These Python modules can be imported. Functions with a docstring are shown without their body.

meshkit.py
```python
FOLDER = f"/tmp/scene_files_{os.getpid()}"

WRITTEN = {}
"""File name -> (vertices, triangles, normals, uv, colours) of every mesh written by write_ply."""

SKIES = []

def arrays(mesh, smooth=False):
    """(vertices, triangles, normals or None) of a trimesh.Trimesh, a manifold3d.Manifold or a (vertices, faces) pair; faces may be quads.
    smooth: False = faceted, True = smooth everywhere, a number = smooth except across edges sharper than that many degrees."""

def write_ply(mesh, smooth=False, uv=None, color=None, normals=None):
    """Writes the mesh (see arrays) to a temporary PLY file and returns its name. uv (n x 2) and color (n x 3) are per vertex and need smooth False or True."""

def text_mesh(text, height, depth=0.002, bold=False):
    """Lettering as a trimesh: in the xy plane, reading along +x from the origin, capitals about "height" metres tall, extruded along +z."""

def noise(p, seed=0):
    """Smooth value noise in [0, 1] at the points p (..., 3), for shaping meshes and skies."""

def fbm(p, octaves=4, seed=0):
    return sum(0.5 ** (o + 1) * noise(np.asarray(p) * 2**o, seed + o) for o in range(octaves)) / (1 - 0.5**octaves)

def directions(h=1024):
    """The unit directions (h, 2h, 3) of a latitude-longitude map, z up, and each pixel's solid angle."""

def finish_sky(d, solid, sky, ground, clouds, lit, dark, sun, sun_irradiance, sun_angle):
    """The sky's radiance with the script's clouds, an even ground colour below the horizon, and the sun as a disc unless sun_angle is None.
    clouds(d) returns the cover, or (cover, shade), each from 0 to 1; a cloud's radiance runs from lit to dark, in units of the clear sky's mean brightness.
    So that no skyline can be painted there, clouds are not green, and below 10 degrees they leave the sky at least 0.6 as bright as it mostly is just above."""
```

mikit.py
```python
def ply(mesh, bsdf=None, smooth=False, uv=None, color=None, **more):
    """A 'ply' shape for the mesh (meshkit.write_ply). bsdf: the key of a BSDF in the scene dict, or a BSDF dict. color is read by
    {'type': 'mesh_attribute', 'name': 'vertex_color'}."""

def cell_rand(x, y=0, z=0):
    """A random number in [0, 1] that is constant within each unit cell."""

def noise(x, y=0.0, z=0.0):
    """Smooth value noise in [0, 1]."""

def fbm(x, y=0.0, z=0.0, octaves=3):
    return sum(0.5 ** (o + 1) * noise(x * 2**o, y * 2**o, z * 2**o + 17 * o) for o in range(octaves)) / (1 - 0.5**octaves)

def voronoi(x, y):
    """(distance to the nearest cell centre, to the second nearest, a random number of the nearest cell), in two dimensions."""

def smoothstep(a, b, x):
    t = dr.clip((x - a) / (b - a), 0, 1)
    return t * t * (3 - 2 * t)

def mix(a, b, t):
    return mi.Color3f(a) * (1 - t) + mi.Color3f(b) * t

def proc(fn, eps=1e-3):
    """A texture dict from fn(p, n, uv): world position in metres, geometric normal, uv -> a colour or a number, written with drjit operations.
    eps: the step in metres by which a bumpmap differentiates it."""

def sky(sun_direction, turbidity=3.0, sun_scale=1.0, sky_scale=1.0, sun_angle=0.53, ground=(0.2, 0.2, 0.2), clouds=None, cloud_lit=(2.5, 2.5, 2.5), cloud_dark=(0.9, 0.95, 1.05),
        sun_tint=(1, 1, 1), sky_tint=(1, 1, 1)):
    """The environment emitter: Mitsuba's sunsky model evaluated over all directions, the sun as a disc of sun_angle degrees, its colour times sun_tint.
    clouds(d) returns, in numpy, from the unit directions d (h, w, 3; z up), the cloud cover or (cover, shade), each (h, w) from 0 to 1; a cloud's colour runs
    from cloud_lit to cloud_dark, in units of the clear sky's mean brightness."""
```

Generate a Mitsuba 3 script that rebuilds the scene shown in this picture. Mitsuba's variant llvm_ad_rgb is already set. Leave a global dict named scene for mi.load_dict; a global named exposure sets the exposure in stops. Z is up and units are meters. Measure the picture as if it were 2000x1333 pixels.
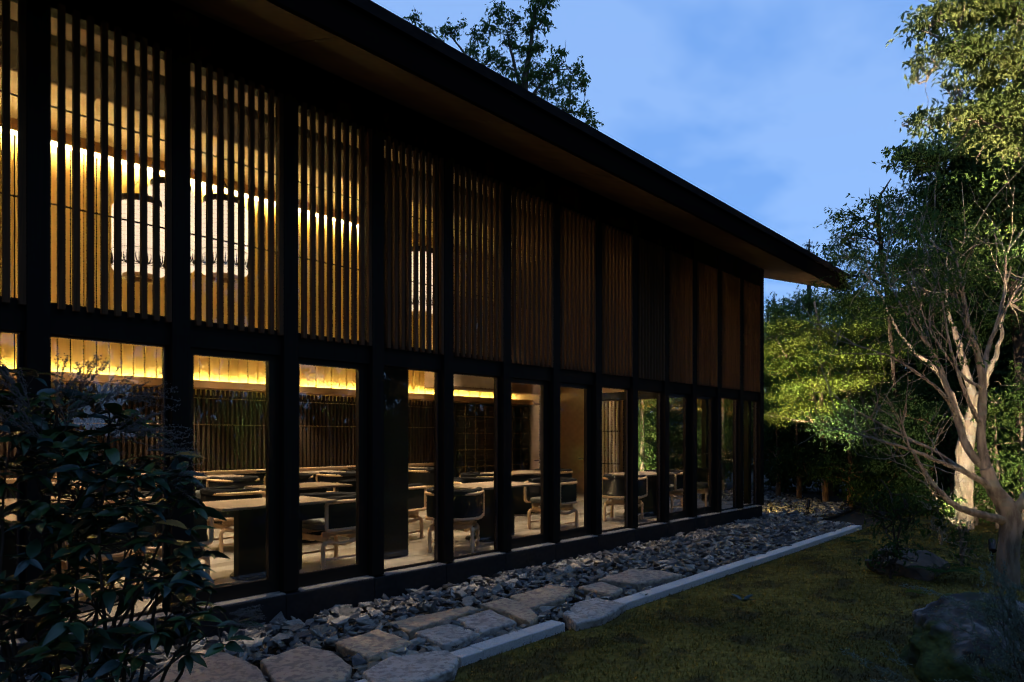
import math, random
import numpy as np
import trimesh
import drjit as dr
import mitsuba as mi
import mikit, meshkit
from mikit import proc, noise, fbm, mix, smoothstep, voronoi

T = mi.ScalarTransform4f
scene, labels = {}, {}

# ------------------------------------------------------------------ camera, sky, exposure
EYE = 1.60            # camera height above the lawn
HEADING = 42.28       # degrees between the facade (x axis) and the view
exposure = 3.0
fwd = (math.cos(math.radians(HEADING)), math.sin(math.radians(HEADING)))
scene['camera'] = {
    'type': 'perspective', 'fov': 73.74, 'fov_axis': 'x', 'near_clip': 0.05, 'far_clip': 600.0,
    'principal_point_offset_y': -0.14,
    'to_world': T().look_at(origin=[0, -5.32, EYE], target=[fwd[0], -5.32 + fwd[1], EYE], up=[0, 0, 1])}


def clouds(d):
    """thin evening cloud all over: soft bands and patches"""
    q = d / np.maximum(d[..., 2:3], 0.10)
    p = np.stack([q[..., 0] * 0.9 + 0.35 * q[..., 1], q[..., 1] * 1.5 - 0.3 * q[..., 0], q[..., 2] * 0 + 3.1], -1)
    a = meshkit.fbm(p * 1.5 + 0.8 * meshkit.fbm(p * 1.1 + 5, 3, 2)[..., None], 5, 3)
    return 0.88 + 0.0 * a, np.clip((0.58 - a) * 4.2 + 2.3 * (meshkit.fbm(p * 4.0 + 3, 5, 5) - 0.5), 0, 1)


scene['sky'] = mikit.sky((-0.80, -0.55, 0.22), turbidity=3.0, sun_scale=0.0, sky_scale=1.0, clouds=clouds,
                         cloud_lit=(0.66, 1.12, 2.08), cloud_dark=(0.44, 0.90, 1.94), sky_tint=(0.50, 0.92, 1.55),
                         ground=(0.05, 0.05, 0.04))

# ------------------------------------------------------------------ helpers


def numbered(name, table):
    if name not in table:
        table[name] = 0
        return name
    table[name] += 1
    return f'{name}_{table[name]:03d}'


USED = {}


def thing(name, label, cat, group=None, kind=None):
    k = numbered(name, USED)
    labels[k] = {'label': label}
    if cat:
        labels[k]['category'] = cat
    if group:
        labels[k]['group'] = group
    if kind:
        labels[k]['kind'] = kind
    return k


def structure(name, mesh=None, mat=None, smooth=False, label=None):
    k = numbered(name, USED)
    labels[k] = {'kind': 'structure'}
    if label:
        labels[k]['label'] = label
    if mesh is not None:
        scene[k] = mikit.ply(mesh, mat, smooth)
    return k


def put(parent, name, mesh, mat, smooth=False, m=None, label=None, kind=None, **more):
    """adds one part (or sub-part) under parent; mesh may be a ready shape dict"""
    k = numbered(f'{parent}__{name}', USED)
    d = dict(mesh) if isinstance(mesh, dict) else mikit.ply(mesh, mat, smooth, **more)
    if isinstance(mesh, dict) and mat is not None:
        d['bsdf'] = {'type': 'ref', 'id': mat}
    if m is not None:
        d['to_world'] = m
    scene[k] = d
    if label or kind:
        labels[k] = {}
        if label:
            labels[k]['label'] = label
        if kind:
            labels[k]['kind'] = kind
    return k


def own(name, mesh, mat, label, cat, group=None, smooth=False, kind=None, m=None, **more):
    """a thing that is one mesh"""
    k = thing(name, label, cat, group, kind)
    scene[k] = mikit.ply(mesh, mat, smooth, **more)
    if m is not None:
        scene[k]['to_world'] = m
    return k


def box(x0, x1, y0, y1, z0, z1):
    b = trimesh.creation.box((x1 - x0, y1 - y0, z1 - z0))
    b.apply_translation(((x0 + x1) / 2, (y0 + y1) / 2, (z0 + z1) / 2))
    return b


def cbox(x0, x1, y0, y1, z0, z1, c=0.006):
    """box with chamfered edges"""
    h = np.array([(x1 - x0) / 2, (y1 - y0) / 2, (z1 - z0) / 2])
    c = min(c, h.min() * 0.8)
    pts = []
    for s in np.ndindex(2, 2, 2):
        s = np.array(s) * 2 - 1
        for k in range(3):
            q = h - c
            q[k] = h[k]
            pts.append(q * s)
    m = trimesh.convex.convex_hull(np.array(pts))
    m.apply_translation(((x0 + x1) / 2, (y0 + y1) / 2, (z0 + z1) / 2))
    return m


def cat_(ms):
    return trimesh.util.concatenate(ms)


def tube(pts, radii, sides=8, closed=False):
    p = np.asarray(pts, float)
    n = len(p)
    r = np.broadcast_to(np.asarray(radii, float), (n,))
    if closed:
        t = np.roll(p, -1, 0) - np.roll(p, 1, 0)
    else:
        t = np.gradient(p, axis=0)
    t /= np.linalg.norm(t, axis=1, keepdims=True) + 1e-12
    a = np.cross(t[0], [0, 0, 1.0] if abs(t[0][2]) < 0.9 else [1.0, 0, 0])
    a /= np.linalg.norm(a)
    ring, ang = [], np.arange(sides) * 2 * np.pi / sides
    for i in range(n):
        a = a - t[i] * (a @ t[i])
        a /= np.linalg.norm(a) + 1e-12
        b = np.cross(t[i], a)
        ring.append(p[i] + r[i] * (np.cos(ang)[:, None] * a + np.sin(ang)[:, None] * b))
    v = np.array(ring).reshape(-1, 3)
    m = n if closed else n - 1
    i, j = np.meshgrid(np.arange(m), np.arange(sides), indexing='ij')
    i2 = (i + 1) % n
    j2 = (j + 1) % sides
    q = np.stack([i * sides + j, i * sides + j2, i2 * sides + j2, i2 * sides + j], -1).reshape(-1, 4)
    f = np.vstack([q[:, [0, 1, 2]], q[:, [0, 2, 3]]])
    if not closed:
        k = len(v)
        v = np.vstack([v, p[:1], p[-1:]])
        j = np.arange(sides)
        f = np.vstack([f, np.stack([(j + 1) % sides, j, j * 0 + k], 1),
                       np.stack([(n - 1) * sides + j, (n - 1) * sides + (j + 1) % sides, j * 0 + k + 1], 1)])
    return trimesh.Trimesh(v, f, process=False)


def smooth_path(ctrl, n=6):
    """Catmull-Rom through the control rows (any number of columns)"""
    c = np.asarray(ctrl, float)
    e = np.vstack([2 * c[0] - c[1], c, 2 * c[-1] - c[-2]])
    out = []
    for i in range(len(c) - 1):
        p0, p1, p2, p3 = e[i:i + 4]
        for t in np.arange(n) / n:
            out.append(0.5 * (2 * p1 + (p2 - p0) * t + (2 * p0 - 5 * p1 + 4 * p2 - p3) * t * t + (3 * p1 - p0 - 3 * p2 + p3) * t ** 3))
    out.append(c[-1])
    return np.array(out)


def prism(poly, z0, z1):
    from shapely.geometry import Polygon
    m = trimesh.creation.extrude_polygon(Polygon(poly), z1 - z0, engine='earcut')
    m.apply_translation((0, 0, z0))
    return m


def place(x, y, z=0.0, rz=0.0, s=1.0):
    return T().translate([float(x), float(y), float(z)]).rotate([0, 0, 1], float(rz)).scale(float(s))


# ------------------------------------------------------------------ materials


def mat(name, base, rough=0.6, **more):
    b = {'type': 'rgb', 'value': list(base)} if not isinstance(base, dict) else base
    scene[name] = {'type': 'twosided', 'b': {'type': 'principled', 'base_color': b, 'roughness': rough, **{'specular': 0.25, **more}}}
    return name


def grain(c0, c1, axis='z', f=60.0):
    """wood grain along an axis: streaks, a slow tone change and pores"""
    def fn(p, n, uv):
        a = {'x': (p.y + p.z * 0.7, p.z - p.y, p.x), 'y': (p.x + p.z * 0.7, p.z, p.y), 'z': (p.x + p.y * 0.7, p.y - p.x, p.z)}[axis]
        warp = noise(a[0] * 7, a[1] * 7, a[2] * 0.9) * 0.10
        s = fbm((a[0] + warp) * f, a[1] * f, a[2] * 2.0, 3)
        w = noise(a[0] * 9, a[1] * 9, a[2] * 0.6)
        return mix(c0, c1, dr.clip(0.65 * s + 0.5 * w - 0.1, 0, 1))
    return proc(fn)


def speckle(c0, c1, f=40.0, o=4):
    return proc(lambda p, n, uv: mix(c0, c1, dr.clip(fbm(p.x * f, p.y * f, p.z * f, o) * 1.8 - 0.4, 0, 1)))


mat('mat_post', grain((0.0045, 0.0035, 0.0032), (0.012, 0.009, 0.0075), 'z', 50), 0.6, specular=0.12)
mat('mat_slat', grain((0.032, 0.014, 0.006), (0.125, 0.060, 0.027), 'z', 70), 0.85)
mat('mat_plinth', speckle((0.008, 0.008, 0.010), (0.016, 0.016, 0.018), 30), 0.55)
mat('mat_frame', (0.014, 0.012, 0.011), 0.35, metallic=0.3)
mat('mat_sill', speckle((0.16, 0.15, 0.14), (0.24, 0.22, 0.20), 30), 0.5)
mat('mat_soffit', grain((0.075, 0.041, 0.020), (0.13, 0.075, 0.038), 'y', 40), 0.7)
scene['mat_fascia'] = {'type': 'twosided', 'b': {'type': 'diffuse', 'reflectance': grain((0.005, 0.004, 0.0038), (0.010, 0.0075, 0.0065), 'x', 30)}}
mat('mat_roof_metal', (0.045, 0.040, 0.042), 0.35, metallic=0.5)
scene['mat_roof_edge'] = {'type': 'twosided', 'b': {'type': 'diffuse', 'reflectance': speckle((0.012, 0.010, 0.010), (0.024, 0.020, 0.019), 12)}}
mat('mat_gold_board', grain((0.56, 0.40, 0.14), (0.68, 0.51, 0.20), 'z', 40), 0.42, metallic=0.15)
mat('mat_shelf', grain((0.30, 0.17, 0.07), (0.42, 0.26, 0.12), 'x', 40), 0.5)
mat('mat_batten', grain((0.034, 0.021, 0.013), (0.075, 0.048, 0.030), 'z', 60), 0.6)
mat('mat_batten_back', (0.020, 0.015, 0.012), 0.7)
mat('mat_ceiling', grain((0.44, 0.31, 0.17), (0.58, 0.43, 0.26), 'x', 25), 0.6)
mat('mat_ceiling_shade', grain((0.060, 0.036, 0.020), (0.095, 0.060, 0.034), 'x', 25), 0.6)
mat('mat_dark', (0.012, 0.011, 0.010), 0.6)
mat('mat_plaster', speckle((0.20, 0.125, 0.075), (0.25, 0.165, 0.105), 14), 0.85)
mat('mat_beige', speckle((0.55, 0.46, 0.34), (0.62, 0.53, 0.41), 9), 0.8)
mat('mat_oak_x', grain((0.50, 0.33, 0.18), (0.68, 0.48, 0.29), 'z', 45), 0.42)
mat('mat_fabric', speckle((0.007, 0.007, 0.008), (0.018, 0.018, 0.019), 160, 3), 0.95, sheen=0.05, specular=0.1)
mat('mat_seat', speckle((0.05, 0.052, 0.048), (0.10, 0.102, 0.092), 170, 3), 0.95, sheen=0.2)
mat('mat_table', grain((0.16, 0.12, 0.085), (0.24, 0.185, 0.135), 'x', 45), 0.35)
mat('mat_pedestal', (0.008, 0.0075, 0.0075), 0.55, specular=0.12)
mat('mat_granite', speckle((0.008, 0.008, 0.009), (0.020, 0.020, 0.021), 120, 3), 0.16)
for i_, (a_, b_) in enumerate([((0.145, 0.121, 0.092), (0.193, 0.165, 0.130)), ((0.106, 0.087, 0.068), (0.150, 0.126, 0.097)), ((0.174, 0.150, 0.121), (0.218, 0.193, 0.160)), ((0.082, 0.068, 0.053), (0.121, 0.101, 0.080)), ((0.130, 0.116, 0.097), (0.174, 0.154, 0.130))]):
    mat(f'mat_plank_{i_}', grain(a_, b_, 'x', 38), 0.5)
mat('mat_paper_rib', (0.30, 0.25, 0.18), 0.8)
mat('mat_ink', (0.010, 0.009, 0.009), 0.7)
mat('mat_brass', (0.45, 0.33, 0.16), 0.3, metallic=1.0)
mat('mat_kerb', speckle((0.38, 0.37, 0.36), (0.54, 0.53, 0.52), 110, 4), 0.8)
for i_, (a_, b_) in enumerate([((0.082, 0.082, 0.082), (0.180, 0.176, 0.168)), ((0.164, 0.160, 0.148), (0.312, 0.303, 0.279)), ((0.061, 0.063, 0.070), (0.123, 0.123, 0.131)), ((0.139, 0.119, 0.094), (0.246, 0.213, 0.168))]):
    mat(f'mat_chip_{i_}', speckle(a_, b_, 45, 4), 0.8)
scene['mat_rubble'] = {'type': 'twosided', 'b': {'type': 'principled', 'roughness': 0.8, 'specular': 0.4, 'base_color': {'type': 'mesh_attribute', 'name': 'vertex_color'}}}
mat('mat_soil', speckle((0.012, 0.010, 0.008), (0.032, 0.026, 0.020), 25), 0.95)


def flag_colour(c0, c1, c2):
    def fn(p, n, uv):
        a = fbm(p.x * 5, p.y * 5, p.z * 5, 4)
        b = fbm(p.x * 34 + 5, p.y * 34, p.z * 34, 5)
        return mix(mix(c0, c1, smoothstep(0.35, 0.65, a)), c2, 0.8 * smoothstep(0.42, 0.66, b))
    return proc(fn)


for i_, cs_ in enumerate([((0.272, 0.229, 0.192), (0.356, 0.290, 0.225), (0.150, 0.131, 0.117)), ((0.319, 0.252, 0.182), (0.421, 0.328, 0.225), (0.187, 0.150, 0.122)), ((0.309, 0.281, 0.257), (0.412, 0.374, 0.337), (0.178, 0.164, 0.155))]):
    scene[f'mat_flag_{i_}'] = {'type': 'twosided', 'b': {'type': 'bumpmap', 'scale': 1.0, 'tex': proc(lambda p, n, uv: 0.014 * fbm(p.x * 18, p.y * 26, p.z * 40, 5), 3e-3), 'b': {'type': 'principled', 'base_color': flag_colour(*cs_), 'roughness': 0.85, 'specular': 0.3}}}
scene['mat_boulder'] = {'type': 'twosided', 'b': {'type': 'bumpmap', 'scale': 1.0, 'tex': proc(lambda p, n, uv: 0.02 * fbm(p.x * 14, p.y * 14, p.z * 14, 5), 2e-3), 'b': {'type': 'principled', 'roughness': 0.9, 'specular': 0.25, 'base_color': proc(lambda p, n, uv: mix(mix((0.03, 0.028, 0.028), (0.15, 0.14, 0.14), smoothstep(0.42, 0.72, fbm(p.x * 8, p.y * 8, p.z * 2.2, 5))), mix((0.02, 0.03, 0.008), (0.05, 0.065, 0.015), noise(p.x * 60, p.y * 60, p.z * 60)), smoothstep(0.40, 0.54, fbm(p.x * 3.2 + 3, p.y * 3.2, p.z * 2.2, 4))))}}}


def moss_colour(p, n, uv):
    a = fbm(p.x * 0.9, p.y * 1.3, 0.0, 4)
    b = fbm(p.x * 22, p.y * 30, 3.0, 3)
    c = fbm(p.x * 3.7 + 9, p.y * 4.6, 1.0, 5)
    g = mix((0.062, 0.051, 0.011), (0.132, 0.099, 0.022), smoothstep(0.3, 0.7, a))
    g = mix(g, (0.034, 0.025, 0.012), 0.7 * smoothstep(0.48, 0.70, c))
    return g * (0.45 + 1.1 * b)


scene['mat_moss'] = {'type': 'twosided', 'b': {'type': 'bumpmap', 'scale': 1.0, 'tex': proc(lambda p, n, uv: 0.016 * fbm(p.x * 34, p.y * 34, 0.0, 4), 3e-3), 'b': {'type': 'principled', 'base_color': proc(moss_colour), 'roughness': 0.95, 'specular': 0.15}}}
scene['mat_moss_tuft'] = {'type': 'twosided', 'b': {'type': 'diffuse', 'reflectance': proc(moss_colour)}}


def leaf_mat(name, c0, c1, gloss=0.45, trans=0.7, f=3.0):
    col = proc(lambda p, n, uv: mix(c0, c1, dr.clip(1.4 * noise(p.x * f, p.y * f, p.z * f) - 0.2 + 0.5 * (noise(p.x * 37, p.y * 37, p.z * 37) - 0.5), 0, 1)))
    scene[name] = {'type': 'principledthin', 'base_color': col, 'roughness': gloss, 'diff_trans': trans, 'eta': 1.4}


leaf_mat('mat_leaf_dark', (0.020, 0.045, 0.016), (0.045, 0.080, 0.026), 0.4, 0.5)
leaf_mat('mat_leaf_maple', (0.075, 0.120, 0.022), (0.135, 0.165, 0.030), 0.5, 0.9)
leaf_mat('mat_leaf_cherry', (0.070, 0.100, 0.030), (0.130, 0.150, 0.050), 0.5, 0.8)
leaf_mat('mat_leaf_green', (0.035, 0.075, 0.020), (0.080, 0.120, 0.030), 0.45, 0.8)
leaf_mat('mat_leaf_conifer', (0.020, 0.035, 0.020), (0.035, 0.055, 0.028), 0.6, 0.4)
for i_, (a_, b_) in enumerate([((0.012, 0.035, 0.018), (0.022, 0.055, 0.024)), ((0.020, 0.050, 0.016), (0.040, 0.080, 0.020)), ((0.012, 0.028, 0.026), (0.020, 0.050, 0.045))]):
    mat(f'mat_broad_leaf_{i_}', speckle(a_, b_, 25, 3), 0.38, specular=0.45)
mat('mat_dry_leaf', speckle((0.20, 0.10, 0.02), (0.30, 0.17, 0.04), 25, 3), 0.6)
mat('mat_plume', (0.11, 0.095, 0.085), 0.9)
mat('mat_stem', grain((0.030, 0.022, 0.016), (0.07, 0.05, 0.035), 'z', 40), 0.85)


def bark(c0, c1, c2):
    def fn(p, n, uv):
        a = fbm(p.x * 22, p.y * 22, p.z * 5, 4)
        b = fbm(p.x * 6 + 4, p.y * 6, p.z * 9, 3)
        return mix(mix(c0, c1, smoothstep(0.3, 0.7, a)), c2, 0.8 * smoothstep(0.55, 0.72, b))
    return proc(fn)


for n_, cs_ in {'mat_bark': ((0.14, 0.10, 0.072), (0.28, 0.21, 0.155), (0.21, 0.19, 0.15)), 'mat_bark_pale': ((0.22, 0.17, 0.11), (0.42, 0.33, 0.23), (0.36, 0.33, 0.26)), 'mat_bark_red': ((0.10, 0.055, 0.030), (0.22, 0.125, 0.070), (0.12, 0.09, 0.06)), 'mat_bark_dark': ((0.03, 0.022, 0.017), (0.075, 0.055, 0.04), (0.06, 0.055, 0.045))}.items():
    scene[n_] = {'type': 'twosided', 'b': {'type': 'bumpmap', 'scale': 1.0, 'tex': proc(lambda p, n, uv: 0.012 * fbm(p.x * 40, p.y * 40, p.z * 9, 4), 2e-3), 'b': {'type': 'principled', 'base_color': bark(*cs_), 'roughness': 0.9, 'specular': 0.2}}}
scene['mat_glass'] = {'type': 'thindielectric', 'int_ior': 1.52, 'ext_ior': 1.0}

# ------------------------------------------------------------------ lamps (each belongs to the fixture that is built at its place further down)
WARM = np.array([1.0, 0.68, 0.36])
WHITE = np.array([1.0, 0.80, 0.55])


def spot(name, pos, target, power, cutoff=40.0, beam=None, tint=WHITE):
    d = np.array(target, float) - np.array(pos, float)
    up = [0, 1, 0] if abs(d[2]) > 0.95 * np.linalg.norm(d) else [0, 0, 1]
    scene[numbered(name, USED)] = {'type': 'spot', 'cutoff_angle': float(cutoff), 'beam_width': float(beam if beam else cutoff * 0.6),
                   'intensity': {'type': 'rgb', 'value': [float(power * c) for c in tint]},
                   'to_world': T().look_at(origin=[float(v) for v in pos], target=[float(v) for v in target], up=up)}


def glow(tint, power):
    return {'type': 'area', 'radiance': {'type': 'rgb', 'value': [float(power * c) for c in tint]}}

# ------------------------------------------------------------------ the restaurant building: x along the facade, outside is -y
BAY, X0 = 0.91, 1.296
POST_W, POST_D = 0.135, 0.15
SILL, HEAD, LOUVER0, LOUVER1 = 0.276, 2.29, 2.50, 4.47
FLOOR = 0.28
NB = 13                       # bays to the far corner
XE = X0 + BAY * NB - 0.005    # far corner of the facade
YB = 6.38                     # back wall of the dining room
ZC = 6.02                     # high ceiling
BAYS = range(-2, NB)
bld = thing('restaurant_building', 'long dark timber dining hall with slatted upper screens and lit windows below', 'restaurant')

for k in list(BAYS) + [NB]:
    x1 = X0 + BAY * k
    put(bld, 'post', cbox(x1 - POST_W, x1, 0.0, POST_D, SILL + 0.002, 4.86, 0.004), 'mat_post')
for k in BAYS:
    a, b = X0 + BAY * k, X0 + BAY * (k + 1) - POST_W
    # plinth panel, ledge, header beam and top beam of the bay
    put(bld, 'plinth_panel', cbox(a - POST_W + 0.003, b - 0.003, -0.035, 0.20, -0.10, SILL - 0.014, 0.004), 'mat_plinth')
    put(bld, 'sill', cbox(a + 0.001, b - 0.001, -0.03, 0.088, SILL - 0.012, SILL, 0.002), 'mat_sill')
    put(bld, 'header_beam', box(a, b, 0.046, 0.15, HEAD, LOUVER0), 'mat_post')
    put(bld, 'top_beam', box(a, b, 0.03, 0.15, LOUVER1, 4.86), 'mat_post')
    # louver panel: nine slats and two rods
    lp = numbered(f'{bld}__louver_panel', USED)
    pitch = (b - a) / 9
    for i in range(9):
        sx = a + pitch * i + (pitch - 0.040)
        put(lp, 'slat', cbox(sx, sx + 0.0395, 0.003, 0.043, LOUVER0 - 0.045, LOUVER1 + 0.035, 0.0025), 'mat_slat')
    for z in (3.160, 3.815):
        put(lp, 'rod', tube([(a, 0.046, z), (b, 0.046, z)], 0.006, 6), 'mat_frame')
    # upper window behind the slats
    uw = numbered(f'{bld}__upper_window', USED)
    put(uw, 'pane', trimesh.Trimesh([(a, 0.11, LOUVER0), (b, 0.11, LOUVER0), (b, 0.11, LOUVER1), (a, 0.11, LOUVER1)], [[0, 1, 2], [0, 2, 3]], process=False), 'mat_glass')
    # lower window: fixed light or a leaf with a broad frame
    w = numbered(f'{bld}__window', USED)
    leaf = k in (1, 2, 5, 6, 9, 10)
    st, bt = (0.095, 0.115) if leaf else (0.022, 0.022)
    fr = [box(a + 0.001, a + st * 0.6, 0.085, 0.135, SILL + 0.001, HEAD - 0.001), box(b - st, b - 0.001, 0.085, 0.135, SILL + 0.001, HEAD - 0.001),
          box(a + st * 0.6, b - st, 0.087, 0.133, SILL + 0.001, SILL + bt), box(a + st * 0.6, b - st, 0.087, 0.133, HEAD - st * 0.55, HEAD - 0.001)]
    put(w, 'frame', cat_(fr), 'mat_frame')
    g0, g1, gz0, gz1 = a + st * 0.6, b - st, SILL + bt, HEAD - st * 0.55
    put(w, 'pane', trimesh.Trimesh([(g0, 0.105, gz0), (g1, 0.105, gz0), (g1, 0.105, gz1), (g0, 0.105, gz1)], [[0, 1, 2], [0, 2, 3]], process=False), 'mat_glass')
    if not leaf:
        put(w, 'bead', cbox(b - 0.034, b - 0.0225, 0.070, 0.100, SILL + 0.024, HEAD - 0.02, 0.002), 'mat_roof_metal')
    if leaf:
        put(w, 'handle', cat_([cbox(b - 0.075, b - 0.045, 0.136, 0.150, 1.22, 1.36, 0.003), tube([(b - 0.06, 0.150, 1.30), (b - 0.06, 0.185, 1.30), (b - 0.15, 0.185, 1.30)], 0.008, 6)]), 'mat_roof_metal')

# end wall outside (seen past the corner only as its edge) and shell
put(bld, 'corner_post', cbox(XE + 0.001, XE + 0.03, 0.0, 0.15, 0.26, 4.86, 0.004), 'mat_post')

# roof: eave soffit, fascia, metal edge, slabs
EAVE_Y, VERGE_X, PITCH = -1.08, 14.68, 0.32
ZW = 4.86                          # underside of the soffit at the facade
XL = -5.0
roof = numbered(f'{bld}__roof', USED)


def soffit_z(y):
    return ZW + PITCH * y


def slope_box(x0, x1, y0, y1, t0, t1):
    """slab that follows the roof pitch"""
    v = [(x, y, soffit_z(y) + t) for x in (x0, x1) for y in (y0, y1) for t in (t0, t1)]
    return trimesh.convex.convex_hull(np.array(v))


for i, (x0, x1) in enumerate([(XL, -2.6), (-2.6, -0.78), (-0.78, 1.04), (1.04, 2.86), (2.86, 4.68), (4.68, 6.5), (6.5, 8.32), (8.32, 10.14), (10.14, 11.96), (11.96, 13.3), (13.3, VERGE_X - 0.02)]):
    for y0, y1 in ((EAVE_Y + 0.05, 0.0), (0.0, 2.5), (2.5, 6.5)) if i == 10 else ((EAVE_Y + 0.05, 0.0),):
        put(roof, 'soffit_board', slope_box(x0 + 0.004, x1 - 0.004, y0 + 0.003, y1 - 0.003, 0.0, 0.018), 'mat_soffit')
put(roof, 'slab', slope_box(XL, VERGE_X - 0.03, EAVE_Y + 0.03, 6.5, 0.019, 0.24), 'mat_dark')
rz = soffit_z(EAVE_Y)
put(roof, 'fascia', cbox(XL, VERGE_X, EAVE_Y, EAVE_Y + 0.045, rz - 0.004, rz + 0.235, 0.004), 'mat_fascia')
put(roof, 'roof_edge', slope_box(XL, VERGE_X + 0.02, EAVE_Y - 0.035, 6.6, 0.254, 0.35), 'mat_roof_edge')
put(roof, 'verge_board', slope_box(VERGE_X - 0.028, VERGE_X + 0.004, EAVE_Y + 0.05, 6.5, -0.006, 0.25), 'mat_fascia')
v_ = [(x, y, z) for x in (XL, VERGE_X) for y, z in ((6.5, soffit_z(6.5)), (6.5, soffit_z(6.5) + 0.24), (14.0, soffit_z(-1.0)), (14.0, soffit_z(-1.0) + 0.24))]
put(roof, 'rear_slab', trimesh.convex.convex_hull(np.array(v_)), 'mat_dark')

# ------------------------------------------------------------------ the dining room
flo = structure('restaurant_floor', box(-4.0, 13.22, 0.16, YB + 0.2, 0.05, FLOOR - 0.012), 'mat_dark')
rng = random.Random(4)
rest = []
kk = 0
for r in range(32):
    y0 = 0.17 + r * 0.195
    off = rng.uniform(-1.1, 0)
    x = -1.0 + off
    while x < 13.15:
        x1 = min(x + 1.1, 13.2)
        b_ = box(x + 0.0015, x1 - 0.0015, y0 + 0.0015, min(y0 + 0.1935, YB), FLOOR - 0.011, FLOOR - rng.uniform(0, 0.0012))
        if y0 < 3.6 and x > 0.2 and kk < 225:
            put(flo, 'plank', b_, f'mat_plank_{rng.randrange(5)}')
            kk += 1
        else:
            rest.append((b_, rng.randrange(5)))
        x = x1
put(flo, 'far_planks', cat_([b for b, m_ in rest]), 'mat_plank_1', kind='stuff')

# back wall: ribbed lower part, cove shelf, glowing boards above
bw = thing('back_wall', 'rear dining room wall with dark vertical battens below and glowing gold boards above a cove', 'wall')
put(bw, 'backing', box(-4.0, 13.2, YB + 0.03, YB + 0.12, FLOOR, ZC + 0.3), 'mat_batten_back')
bp = numbered(f'{bw}__gold_boards', USED)
n_ = 0
for i in range(88):
    x0 = -1.2 + i * 0.172
    if x0 + 0.172 > 13.2:
        break
    put(bp, 'gold_board', cbox(x0 + 0.008, x0 + 0.164, YB - 0.012 * (i % 2) - 0.002, YB + 0.028, 2.30, ZC, 0.005), 'mat_gold_board')
bt_ = numbered(f'{bw}__batten_screen', USED)
for i in range(124):
    x0 = 2.95 + i * 0.083
    if x0 < 10.3:
        put(bt_, 'batten', cbox(x0, x0 + 0.040, YB - 0.06, YB - 0.022, FLOOR + 0.02, 2.395, 0.003), 'mat_batten')
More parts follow.
